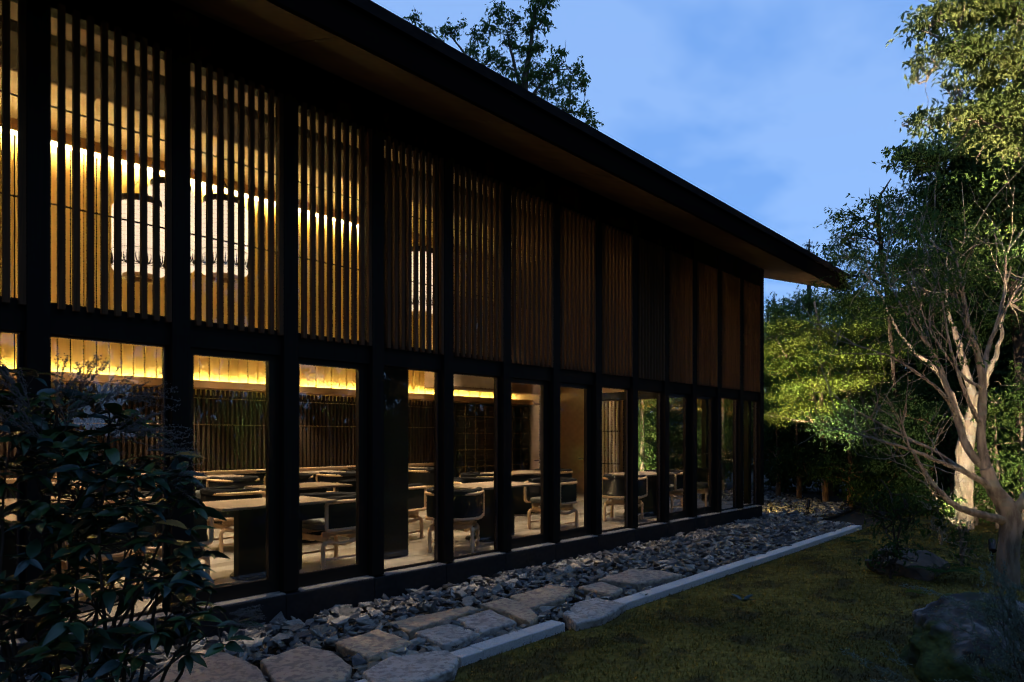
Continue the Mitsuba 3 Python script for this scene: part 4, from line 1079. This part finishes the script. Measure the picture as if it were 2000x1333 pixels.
# plants behind the building that show through the glazed end wall
for i, (x, y, lab) in enumerate([(16.2, 4.6, 'lamp lit tree seen through the glazed end of the dining room'), (18.6, 3.4, 'second lit tree behind the glazed end wall, nearer the corner'), (17.6, 7.4, 'lit tree farther left behind the glazed end wall')]):
    rb_ = np.random.default_rng(330 + i)
    cls = [((x + rb_.normal(0, .35), y + rb_.normal(0, .35), z), .55) for z in np.arange(0.3, 3.6, 0.3)]
    simple_tree('rear_garden_tree', lab, [[(x, y, -.1, .06), (x, y, 1.8, .05), (x, y, 3.6, .015)]], cls, 'mat_leaf_green', 'mat_bark', 330 + i, None, per=520, branches=False, leaf=0.09, ratio=0.45, flat=0.7, twig=8, spread=0.1, keep=0.85)
for i, (x, y, lab) in enumerate([(21.5, 5.5, 'dark evergreen closing the rear garden'), (22.0, 9.5, 'dark evergreen at the back of the rear garden'), (20.5, 13.0, 'dark evergreen farthest back in the rear garden')]):
    rb_ = np.random.default_rng(340 + i)
    cls = [((x + rb_.normal(0, .6), y + rb_.normal(0, .9), z), 1.3) for z in np.arange(0.3, 4.0, 0.4)]
    simple_tree('dense_evergreen', lab, [[(x, y, -.1, .12), (x, y, 2.2, .08), (x, y, 4.0, .02)]], cls, 'mat_leaf_dark', 'mat_bark_dark', 340 + i, None, per=260, branches=False, leaf=0.18, ratio=0.48, flat=0.7, twig=9, spread=0.16, keep=0.97)

# hedge of dark shrubs behind the lawn
SHRUBS = [
    ((17.841, 1.518, 0.171), 2.3, .75, 'dark shrub close to the far corner post, with a few pale lit leaves'), ((17.587, 0.905, 0.065), 2.2, .7, 'dark shrub with a reddish stem, second beyond the corner'), ((17.199, 0.142, -0.024), 2.2, .75, 'dark shrub with a thick reddish stem behind the gravel'),
    ((16.754, -0.557, -0.062), 2.1, .75, 'dark shrub behind the end of the kerb'), ((16.378, -1.184, -0.043), 2.0, .75, 'dark bluish shrub right of the kerb end'), ((15.989, -1.796, -0.072), 2.0, .75, 'dark shrub left of the pale tree'),
    ((15.426, -2.367, -0.079), 2.0, .75, 'dark shrub right behind the young camellia'), ((15.495, -2.740, -0.103), 1.9, .7, 'dark shrub just left of the pale trunk')]
for i, (b, h, r, lab) in enumerate(SHRUBS):
    rgs = np.random.default_rng(60 + i)
    b = np.array([b[0], b[1], 0.0])
    st = [[(*(b + [0, 0, -0.05]), .075), (*(b + [0.03, 0.02, h * 0.45]), .055), (*(b + [-0.05, 0.05, h * 0.9]), .012)]]
    cls = [((b + [rgs.normal(0, r * 0.45), rgs.normal(0, r * 0.45), h * t]), r * rgs.uniform(0.5, 0.72)) for t in (0.08, 0.15, 0.24, 0.34, 0.46, 0.56, 0.66, 0.76, 0.86, 0.96, 1.05) if t > 0.3 or i > 3]
    simple_tree('hedge_shrub', lab, st, cls, 'mat_leaf_dark', 'mat_bark_red', 60 + i, 'dark shrubs behind the lawn', 'shrub', per=900, leaf=0.10, ratio=0.45, flat=0.8, twig=8, spread=0.10, droop=0.45, keep=0.8)
LIT = [((13.881, -3.343, 0.060), 1.7, .45, 'lamp lit shrub with bright leaves just right of the pale trunk'), ((13.656, -3.691, 0.029), 2.3, .6, 'tall lamp lit shrub behind the bare limbed tree'), ((13.566, -4.037, -0.011), 2.6, .7, 'lamp lit leafy shrub at the right edge')]
for i, (b, h, r, lab) in enumerate(LIT):
    rgs = np.random.default_rng(80 + i)
    b = np.array([b[0], b[1], 0.0])
    st = [[(*(b + [0, 0, -0.05]), .035), (*(b + [0.03, 0.02, h * 0.45]), .025), (*(b + [-0.05, 0.05, h * 0.9]), .008)]]
    cls = [((b + [rgs.normal(0, r * 0.4), rgs.normal(0, r * 0.4), h * t]), r * rgs.uniform(0.45, 0.65)) for t in (0.2, 0.32, 0.44, 0.56, 0.66, 0.76, 0.86, 0.96)]
    simple_tree('lit_shrub', lab, st, cls, 'mat_leaf_green', 'mat_bark', 80 + i, None, 'shrub', per=640, leaf=0.09, ratio=0.45, flat=0.8, twig=8, spread=0.10, droop=0.45, keep=0.75)
# smaller plants on the lawn
simple_tree('young_camellia', 'young camellia with thin pale stems standing left of the pale trunk', [[V4((11.163, -3.327, -0.092), .022), V4((11.163, -3.327, 0.253), .018), V4((11.124, -3.284, 0.613), .012), V4((11.085, -3.241, 0.901), .004)], [V4((11.163, -3.327, 0.217), .012), V4((11.221, -3.391, 0.469), .009), V4((11.260, -3.433, 0.721), .004)]],
    [((11.076, -3.231, 0.829), .22), ((11.221, -3.391, 0.685), .22), ((10.979, -3.124, 0.649), .2), ((11.148, -3.311, 0.469), .25), ((11.294, -3.471, 0.469), .18), ((10.936, -3.226, 0.339), .2, .7), ((11.231, -3.401, 0.217), .16, .7)], 'mat_leaf_green', 'mat_bark_pale', 90, cat='shrub', per=420, leaf=0.085, ratio=0.45, flat=0.8, spread=0.07, droop=0.4)
simple_tree('small_conical_shrub', 'small upright shrub between the young camellia and the garden lamp', [[V4((9.827, -3.790, -0.000), .022), V4((9.827, -3.790, 0.187), .02), V4((9.836, -3.799, 0.498), .006)]],
    [((9.836, -3.799, 0.498), .13), ((9.819, -3.781, 0.386), .18), ((9.852, -3.818, 0.299), .20), ((9.810, -3.772, 0.199), .2)], 'mat_leaf_dark', 'mat_bark', 91, cat='shrub', per=1100, leaf=0.045, ratio=0.45, flat=0.9, spread=0.05)
simple_tree('low_shrub', 'low round dark shrub on two stems in front of the flat rock', [[V4((8.342, -3.346, 0.030), .014), V4((8.342, -3.346, 0.182), .012), V4((8.305, -3.305, 0.351), .004)], [V4((8.350, -3.355, 0.030), .012), V4((8.373, -3.380, 0.210), .010), V4((8.426, -3.438, 0.368), .004)]],
    [((8.274, -3.272, 0.334), .19), ((8.388, -3.396, 0.390), .2), ((8.471, -3.488, 0.312), .17), ((8.342, -3.346, 0.255), .18), ((8.218, -3.209, 0.255), .13, .8)], 'mat_leaf_dark', 'mat_bark_dark', 92, cat='shrub', per=900, leaf=0.065, ratio=0.36, flat=0.7, spread=0.06, droop=0.3)
simple_tree('heavenly_bamboo', 'taller narrow leaved shrub behind the flat rock', [[V4((10.280, -2.950, 0.116), .012), V4((10.271, -2.940, 0.447), .010), V4((10.252, -2.920, 0.827), .004)], [V4((10.298, -2.971, 0.116), .012), V4((10.336, -3.011, 0.516), .010), V4((10.391, -3.073, 0.758), .004)]],
    [((10.252, -2.920, 0.827), .24), ((10.382, -3.063, 0.737), .22), ((10.173, -2.833, 0.654), .24), ((10.312, -2.986, 0.516), .28), ((10.127, -2.782, 0.413), .22, .8), ((10.452, -3.139, 0.447), .22, .8), ((10.166, -2.677, 0.540), .2, .7)], 'mat_leaf_dark', 'mat_bark_dark', 93, cat='shrub', per=520, leaf=0.09, ratio=0.24, flat=0.7, spread=0.08, droop=0.45)


def fern(b, n, L, label, m='mat_leaf_dark', seed=1, lift=0.6):
    rg = np.random.default_rng(seed)
    k = thing('fern', label, 'fern')
    b = np.array(b)
    for i in range(n):
        a = 2 * math.pi * i / n + rg.uniform(-0.3, 0.3)
        d = np.array([math.cos(a), math.sin(a), 0])
        pts = np.array([b + d * L * t + [0, 0, L * lift * (t - 0.85 * t * t)] for t in np.linspace(0, 1, 8)])
        ms = [tube(pts, np.linspace(0.003, 0.001, 8), 4)]
        side = np.cross(d, [0, 0, 1])
        q = smooth_path(pts, 3)
        c, dd, L_ = [], [], []
        for j in range(3, len(q)):
            t = j / len(q)
            w = L * 0.20 * math.sin(math.pi * min(1, t * 0.95 + 0.12)) + 0.004
            for s in (-1, 1):
                v = side * s + d * 0.45
                c.append(q[j] + v * w * 0.5)
                dd.append(v)
                L_.append(w)
        ms.append(leaf_cards(np.array(c), np.array(dd), np.tile([0, 0, 1.0], (len(c), 1)) + rg.normal(0, 0.1, (len(c), 3)), np.array(L_), np.full(len(c), L * 0.045), 0.1))
        put(k, 'frond', cat_(ms), m)


fern((8.708, -3.765, 0.100), 9, 0.42, 'dark arching fern right of the flat rock', seed=3)
fern((10.666, -2.309, 0.060), 7, 0.30, 'small fern at the lawn edge near the kerb end', seed=4)
fern((7.630, -3.772, 0.060), 5, 0.16, 'tiny yellow green fern on the lawn left of the bare limbed tree', 'mat_leaf_maple', seed=5)


def sprout(b, n, L, label, seed):
    rg = np.random.default_rng(seed)
    k = thing('seedling', label, 'seedling')
    b = np.array(b)
    for i in range(n):
        a = 2 * math.pi * i / n + rg.uniform(-0.5, 0.5)
        d = np.array([math.cos(a), math.sin(a), 0.7])
        put(k, 'leaf', blade(L, L * 0.42), 'mat_broad_leaf_2', m=frame_m(b + d * L * 0.15, d, 1.0), smooth=True)


def blade(L, w, curl=0.25, seg=6):
    """a broad pointed leaf along +x, folded on the midrib and curling down"""
    v, f = [], []
    for i in range(seg + 1):
        t = i / seg
        ww = w * 0.5 * (math.sin(math.pi * t ** 0.8) ** 0.85 if 0 < t < 1 else 0.0)
        z = -curl * L * t * t
        v += [(L * t, ww, z + ww * 0.35), (L * t, 0, z), (L * t, -ww, z + ww * 0.35)]
    for i in range(seg):
        for j in (0, 1):
            a = i * 3 + j
            f += [[a, a + 1, a + 4], [a, a + 4, a + 3]]
    return trimesh.Trimesh(v, f, process=False)


def frame_m(p, d, s, roll=0.0):
    d = np.asarray(d, float) / np.linalg.norm(d)
    y = np.cross([0, 0, 1.0], d)
    if np.linalg.norm(y) < 1e-3:
        y = np.array([0, 1.0, 0])
    y /= np.linalg.norm(y)
    z = np.cross(d, y)
    c, sn = math.cos(roll), math.sin(roll)
    y, z = c * y + sn * z, c * z - sn * y
    M = np.eye(4)
    M[:3, 0], M[:3, 1], M[:3, 2], M[:3, 3] = d * s, y * s, z * s, p
    return T(M)


sprout((6.273, -2.586, 0.020), 4, 0.13, 'bluish green seedling alone on the moss lawn', 2)
sprout((5.762, -1.813, 0.050), 3, 0.05, 'tiny green sprout growing against the kerb', 3)


mat('mat_rock_brown', speckle((0.04, 0.032, 0.027), (0.11, 0.085, 0.07), 9, 5), 0.9)


def boulder(c, size, seed, rough=0.22, freq=1.6):
    s = trimesh.creation.icosphere(5)
    v = s.vertices.copy()
    n = meshkit.fbm(v * freq + seed, 5, seed) - 0.5
    r2 = meshkit.noise(v * freq * 0.6 + 9 + seed, seed + 2) - 0.5
    v *= (1 + rough * 2.2 * n + rough * 1.2 * r2)[:, None]
    v[:, 2] = np.where(v[:, 2] > 0, np.abs(v[:, 2]) ** 0.75, v[:, 2])
    s.vertices = v * size + c
    return s


own('boulder', boulder(np.array((5.780, -4.616, 0.007)) * [1, 1, 0] + [0, 0, 0.02], np.array([0.58, 0.50, 0.40]), 4, 0.34, 2.0), 'mat_boulder', 'large moss streaked boulder in the bottom right corner', 'boulder', smooth=True)
rg = np.random.default_rng(40)
q = rg.normal(size=(26, 3))
q = q / np.abs(q).max(1, keepdims=True)
fr_ = trimesh.convex.convex_hull(q * np.array([0.46, 0.36, 0.17]))
for _ in range(4):
    fr_ = fr_.subdivide()
fr_.vertices += (meshkit.fbm(fr_.vertices * 4.0, 5, 3)[:, None] - 0.5) * 0.12 * np.array([1, 1, 0.7])
fr_ = trimesh.smoothing.filter_taubin(fr_, iterations=3)
fr_.apply_translation(np.array((9.020, -3.348, 0.088)) * [1, 1, 0] + [0, 0, 0.10])
own('flat_rock', fr_, 'mat_rock_brown', 'low brown flat rock lying in the lawn behind the low shrub', 'rock', smooth=True)

# feathery juniper spray close to the camera, bottom right
rg = np.random.default_rng(17)
k = thing('juniper_spray', 'grey green feathery juniper spray in the near right corner', 'shrub')
jb = np.array([(3.023, -5.077, 0.579)])[0]
js = []
for i in range(16):
    e = np.array((2.822, -5.005, 0.855)) + rg.normal(0, 1, 3) * [0.08, 0.08, 0.06]
    js.append((jb + rg.normal(0, 0.03, 3), e - jb))
jm, jt = twigs([(p, d) for p, d in js], rg, 0.36, 0.003, 2, -0.1, 4)
put(k, 'stem', cat_(jm), 'mat_stem', 60)
C_, D_ = [], []
for p, d in jt:
    for t in np.linspace(0, 1, 16):
        for s in range(3):
            C_.append(p - d * 0.10 * t + rg.normal(0, 0.004, 3))
            D_.append(d + rg.normal(0, 0.7, 3))
C_, D_ = np.array(C_), np.array(D_)
leaf_mat('mat_leaf_juniper', (0.10, 0.13, 0.10), (0.18, 0.22, 0.17), 0.6, 0.5)
put(k, 'needles', leaf_cards(C_, D_, rg.normal(size=C_.shape), rg.uniform(0.010, 0.018, len(C_)), np.full(len(C_), 0.0035)), 'mat_leaf_juniper')

# ------------------------------------------------------------------ broad leaved shrub, left foreground
rg = np.random.default_rng(23)
k = thing('broad_leaved_shrub', 'large dark broad leaved shrub with dried flower plumes in the left foreground', 'shrub')
BL = [((0.942, -1.080, 1.528), .36), ((1.123, -1.353, 1.477), .36), ((1.273, -1.592, 1.427), .28), ((1.006, -1.372, 1.123), .38), ((1.246, -1.636, 1.072), .32), ((1.346, -1.820, 0.904), .24), ((0.876, -1.378, 0.790), .36), ((1.093, -1.616, 0.766), .34), ((1.309, -1.854, 0.704), .22), ((1.464, -1.951, 0.741), .15), ((0.898, -1.551, 0.527), .34), ((1.124, -1.800, 0.527), .22), ((0.847, -0.900, 1.797), .22), ((1.032, -1.178, 1.741), .20), ((1.366, -1.768, 1.200), .18), ((1.409, -1.815, 1.327), .12), ((0.697, -1.032, 1.225), .4), ((1.203, -1.440, 1.660), .16), ((0.858, -1.062, 1.660), .3), ((1.088, -1.314, 1.267), .3), ((1.484, -2.047, 0.679), .13), ((1.452, -1.863, 1.021), .14)]
roots = [np.array((1.026, -1.543, 0.048)) * [1, 1, 0], np.array((0.849, -1.498, 0.047)) * [1, 1, 0], np.array((1.159, -1.690, 0.073)) * [1, 1, 0]]
ros = []
for c, r in BL:
    for _ in range(max(3, int(15 * (r / 0.3) ** 2))):
        g = rg.normal(size=3)
        g /= np.linalg.norm(g)
        ros.append((np.array(c) + g * r * rg.random() ** 0.4, g))
st = []
for c, r in BL:
    ro = roots[rg.integers(3)] + rg.normal(0, 0.05, 3) * [1, 1, 0]
    mid = ro * 0.45 + np.array(c) * 0.55 + rg.normal(0, 0.06, 3)
    st.append(limb([(*ro, .011), (*mid, .008), (*c, .004)], 6, 5, rg, 0.006))
for p, g in ros:
    c = min((np.array(b[0]) for b in BL), key=lambda q: np.linalg.norm(q - p))
    st.append(limb([(*c, .005), (*((c + p) / 2 + rg.normal(0, 0.03, 3)), .004), (*p, .0025)], 5, 3))
put(k, 'stem', cat_(st), 'mat_stem', 60)
BLADES = [mikit.ply(blade(0.125, 0.048, c), 'mat_broad_leaf_0', True) for c in (0.15, 0.32, 0.5)]
BM = [blade(0.125, 0.048, c) for c in (0.15, 0.32, 0.5)]
lv = []
for p, g in ros:
    m = rg.integers(5, 9)
    for i in range(m):
        a = 2 * math.pi * i / m + rg.uniform(-0.4, 0.4)
        d = np.array([math.cos(a), math.sin(a), rg.uniform(-0.35, 0.55)]) + 0.5 * g * [1, 1, 0.3]
        lv.append((p + rg.normal(0, 0.006, 3), d, rg.uniform(0.5, 1.25), rg.normal(0, 0.45), rg.integers(3), rg.choice([0, 0, 1, 1, 2])))
lv.sort(key=lambda t: np.linalg.norm(t[0] - [0, -5.32, EYE]) / t[2])
far = {0: [], 1: [], 2: []}
for i, (p, d, s, ro, b, mt) in enumerate(lv):
    m = frame_m(p, d, s, ro)
    if i < 300:
        put(k, 'leaf', BLADES[b], 'mat_dry_leaf' if i % 71 == 7 else f'mat_broad_leaf_{mt}', m=m, label='yellowed dry leaf' if i % 71 == 7 else None)
    else:
        q = BM[b].copy()
        q.apply_transform(np.array(m.matrix, float))
        far[int(mt)].append(q)
for mt, qs in far.items():
    put(k, ('inner_leaves', 'rear_leaves', 'bluish_leaves')[mt], cat_(qs), f'mat_broad_leaf_{mt}', True, kind='stuff')
# dried flower plumes
pl = []
for b, d, L in [((0.903, -1.259, 1.735), (-.2,.2,.6), .26), ((0.988, -1.353, 1.761), (.3,-.2,.5), .28), ((1.126, -1.504, 1.735), (.4,-.3,.5), .26), ((0.894, -1.100, 1.818), (-.3,.1,.5), .24), ((1.151, -1.607, 1.608), (.5,-.5,.25), .28), ((1.211, -1.672, 1.633), (.6,-.6,.2), .28), ((1.259, -1.799, 1.533), (.6,-.6,.1), .24), ((1.292, -1.836, 1.409), (.6,-.6,0), .22), ((0.993, -1.506, 1.657), (.1,-.1,.4), .26), ((0.909, -1.415, 1.583), (-.2,-.1,.3), .24), ((1.211, -1.598, 1.786), (.6,-.6,.15), .26), ((1.074, -1.447, 1.837), (.2,-.2,.5), .2), ((1.509, -2.074, 0.691), (.6,-.6,.05), .18), ((1.549, -2.044, 0.728), (.6,-.6,.2), .16), ((0.834, -1.183, 1.659), (-.3,.2,.3), .24)]:
    b, d = np.array(b), np.array(d)
    for s in range(7):
        dd = d / np.linalg.norm(d) + rg.normal(0, 0.28, 3)
        dd /= np.linalg.norm(dd)
        pts = [b + dd * L * t + [0, 0, -0.10 * L * t * t] + rg.normal(0, 0.004, 3) for t in np.linspace(0, 1, 6)]
        pl.append(tube(pts, np.linspace(0.0018, 0.0008, 6), 4))
        q = smooth_path(np.array(pts), 5)
        for j in range(6, len(q)):
            for _ in range(2):
                o = trimesh.creation.icosphere(0)
                o.apply_scale(rg.uniform(0.002, 0.0042))
                o.apply_translation(q[j] + rg.normal(0, 0.006, 3))
                pl.append(o)
put(k, 'flower_plumes', cat_(pl), 'mat_plume', kind='stuff', label='dried feathery flower plumes')

# ------------------------------------------------------------------ shrubs on the far side of the lawn that the window glass mirrors
simple_tree('garden_shrub', 'lamp lit shrub outside the frame, seen only as a reflection in the second window', [[(7.2, -9.0, -.05, .03), (7.2, -9.0, .6, .02), (7.25, -9.0, 1.4, .006)]],
    [((7.2, -9.0, .5), .4), ((7.5, -9.1, .8), .4), ((6.9, -8.9, .9), .4), ((7.3, -9.0, 1.25), .4), ((7.0, -9.1, 1.6), .35), ((6.4, -8.9, .35), .35), ((7.9, -9.2, .4), .35)], 'mat_leaf_green', 'mat_bark', 101, cat='shrub', per=420, leaf=0.08, ratio=0.42, flat=0.8)
simple_tree('slim_tree', 'slim lamp lit tree outside the frame, seen only as a reflection in the third window', [[(8.5, -7.7, -.05, .05), (8.52, -7.7, 1.2, .04), (8.45, -7.7, 2.4, .02), (8.5, -7.6, 3.2, .006)]],
    [((8.5, -7.7, 1.3), .28), ((8.65, -7.7, 1.7), .3), ((8.4, -7.6, 2.1), .32), ((8.6, -7.7, 2.5), .35), ((8.5, -7.8, 2.9), .35), ((8.35, -7.7, 3.3), .4)], 'mat_leaf_green', 'mat_bark', 102, per=330, leaf=0.07, ratio=0.42, flat=0.9)
simple_tree('garden_shrub', 'low lamp lit shrub outside the frame, mirrored in the fifth window', [[(9.9, -5.3, -.05, .03), (9.9, -5.3, .4, .02), (9.9, -5.3, .8, .006)]],
    [((9.9, -5.3, .35), .3), ((10.2, -5.5, .5), .3), ((9.7, -5.4, .65), .3), ((10.0, -5.2, .8), .25)], 'mat_leaf_green', 'mat_bark', 103, cat='shrub', per=420, leaf=0.09, ratio=0.42, flat=0.8)
hrg = np.random.default_rng(104)
for i in range(7):
    b = np.array([4.0 + i * 2.0, -10.6 - 0.4 * hrg.random(), 0])
    simple_tree('boundary_shrub', 'dark boundary shrub outside the frame across the lawn', [[(*(b + [0, 0, -.05]), .06), (*(b + [0, 0, 1.2]), .04), (*(b + [.1, 0, 2.6]), .01)]],
                [(b + [hrg.normal(0, .4), hrg.normal(0, .3), z], .75) for z in (.5, .9, 1.4, 1.8, 2.3, 2.8)], 'mat_leaf_dark', 'mat_bark_dark', 110 + i, 'dark boundary shrubs across the lawn', 'shrub', per=240, leaf=0.13, ratio=0.45, flat=0.8, spread=0.12)

# ------------------------------------------------------------------ wooded slope far behind
hg = np.random.default_rng(51)


def hill_z(x, y):
    d = np.maximum(0, (x - 30) * 0.62 - (y - 20) * 0.10)
    return 5.5 * (1 - np.exp(-d / 14)) + 1.2 * meshkit.fbm(np.stack([x * .07, y * .07, x * 0], -1), 3, 8)


hx, hy = np.meshgrid(np.linspace(24, 110, 70), np.linspace(-50, 90, 90), indexing='ij')
hz = hill_z(hx, hy) - 1.0
vi = np.arange(hx.size).reshape(hx.shape)
q_ = np.stack([vi[:-1, :-1], vi[1:, :-1], vi[1:, 1:], vi[:-1, 1:]], -1).reshape(-1, 4)
structure('hill', trimesh.Trimesh(np.stack([hx, hy, hz], -1).reshape(-1, 3), np.vstack([q_[:, [0, 1, 2]], q_[:, [0, 2, 3]]]), process=False), 'mat_soil', True)
fc = []
for i in range(230):
    x, y = hg.uniform(27, 70), hg.uniform(-28, 40)
    z = float(hill_z(np.array(x), np.array(y))) - 1.0
    s = hg.uniform(1.0, 1.9)
    fc.append(((x, y, z + s * 0.9), s))
    fc.append(((x + hg.normal(0, .3), y + hg.normal(0, .3), z + s * 1.9), s * 0.7))
own('far_wood', clump_leaves(fc, hg, 26, 0.34, 0.5, 0.9, 8, 0.4, 0.3, 0.9), 'mat_leaf_conifer', 'dark wood on the slope far behind the garden', 'wood', kind='stuff')
for i, (px_, s_) in enumerate([((47.917, 13.332, 11.791), 1.0), ((50.368, 13.609, 11.915), .8), ((47.035, 11.329, 11.297), 1.0), ((45.642, 12.861, 10.676), .9)]):
    tp = np.array(px_)
    g0 = float(hill_z(tp[0], tp[1])) - 1.0
    rows = [((tp[0], tp[1], tp[2] - .35 - .55 * j), 0.22 + .20 * j * s_) for j in range(6)]
    simple_tree('far_conifer', ['dark pointed conifer on the hill nearest the building corner post', 'second far conifer, slightly lower', 'far conifer right of the gap under the roof corner', 'low far conifer touching the corner post'][i], [[(tp[0], tp[1], min(g0, tp[2] - 4), .16), (tp[0], tp[1], tp[2] - 1.5, .08), (*tp, .02)]], rows, 'mat_leaf_conifer', 'mat_bark_dark', 120 + i, per=130, branches=False, leaf=0.22, ratio=0.35, flat=0.6, twig=8, spread=0.22)

# ------------------------------------------------------------------ garden lamps


def garden_lamp(x, y, tx, ty, tz, power, label, cutoff=38, z=0.02, group=None, tint=WHITE):
    k = thing('garden_spotlight', label, 'spotlight', group)
    b = np.array([x, y, z + 0.20])
    d = np.array([tx, ty, tz]) - b
    d /= np.linalg.norm(d)
    put(k, 'stake', tube([(x, y, z - 0.1), (x, y, z + 0.16)], 0.011, 8), 'mat_frame')
    put(k, 'bracket', cbox(x - 0.018, x + 0.018, y - 0.018, y + 0.018, z + 0.14, z + 0.19, 0.004), 'mat_frame')
    prof = [(0, -0.10), (0.034, -0.10), (0.040, -0.09), (0.040, 0.10), (0.036, 0.10), (0.036, 0.04), (0, 0.04)]
    h = trimesh.creation.revolve(np.array(prof), sections=20)
    a = np.cross([0, 0, 1.0], d)
    M = trimesh.geometry.align_vectors([0, 0, 1], d)
    M[:3, 3] = b
    put(k, 'housing', h, 'mat_frame', 30, m=T(M))
    e = b + d * 0.105
    spot('garden_lamp_light', e, (tx, ty, tz), power, cutoff, cutoff * 0.55, tint)


lamp_ = (10.452, -4.009, 0.120)
garden_lamp(lamp_[0], lamp_[1], *(13.430, -3.442, 2.213), 14, 'black tilted garden spotlight left of the bare tree trunk', 38)
garden_lamp(*(14.294, -0.443, 0.020)[:2], *(16.683, 0.116, 3.556), 46, 'small black garden spotlight on the gravel before the hedge', 30)
garden_lamp(6.4, -6.9, *(10.906, -3.936, 6.617), 160, 'garden spotlight aimed at the overhanging tree, right of the frame', 16)
garden_lamp(7.7, -8.0, 7.3, -9.0, 1.2, 70, 'garden spotlight beside the mirrored shrub', 45)
garden_lamp(8.9, -7.0, 8.5, -7.7, 2.3, 55, 'garden spotlight beside the mirrored slim tree', 38)
garden_lamp(9.3, -4.9, 10.0, -5.4, .7, 24, 'garden spotlight low beside the mirrored shrub', 45)

# ------------------------------------------------------------------ unseen tall trees added behind and beside the camera to cut sky light
wr = np.random.default_rng(71)
SKY_BLOCKERS = [(x, -13.2 + wr.uniform(-.8, .8)) for x in np.arange(-10, 27, 2.9)] + [(-8.5 + wr.uniform(-.8, .8), y) for y in (-9.5, -6.4, -3.2)] + [(-10 + wr.uniform(-.8, .8), y) for y in (0.5, 4.0)]
for i, (x, y) in enumerate(SKY_BLOCKERS):
    h = wr.uniform(11.0, 13.5)
    cls = [((x + wr.normal(0, .7), y + wr.normal(0, .5), h * t), 1.7) for t in (.08, .16, .24, .32, .40, .48, .56, .64, .72, .80, .9)]
    simple_tree('sky_blocking_tree', 'tall dark tree added outside the frame to block sky light from the garden', [[(x, y, -.1, .25), (x + .1, y, h * .5, .17), (x, y + .1, h * .95, .03)]], cls, 'mat_leaf_dark', 'mat_bark_dark', 200 + i,
                'added trees blocking sky light outside the frame', per=40, branches=False, leaf=0.42, ratio=0.5, flat=0.9, twig=8, spread=0.3, keep=0.92)

garden_lamp(14.7, 3.9, 16.6, 4.6, 1.9, 16, 'garden spotlight behind the building', 40)
garden_lamp(5.2, -5.7, 8.85, -4.4, 2.3, 2.6, 'garden spotlight aimed at the bare limbed tree, right of the frame', 25)
k = thing('path_light', 'low path light behind the far corner, its yellow glow on the gravel', 'path light')
put(k, 'post', tube([(13.72, .80, -0.05), (13.72, .80, 0.36)], 0.02, 10), 'mat_frame')
put(k, 'hood', cbox(13.64, 13.86, .66, .84, 0.362, 0.385, 0.004), 'mat_frame')
spot('path_lamp_light', (13.80, .72, 0.35), (14.30, .30, 0.0), 0.9, 55, 30, np.array([1.0, 0.70, 0.18]))
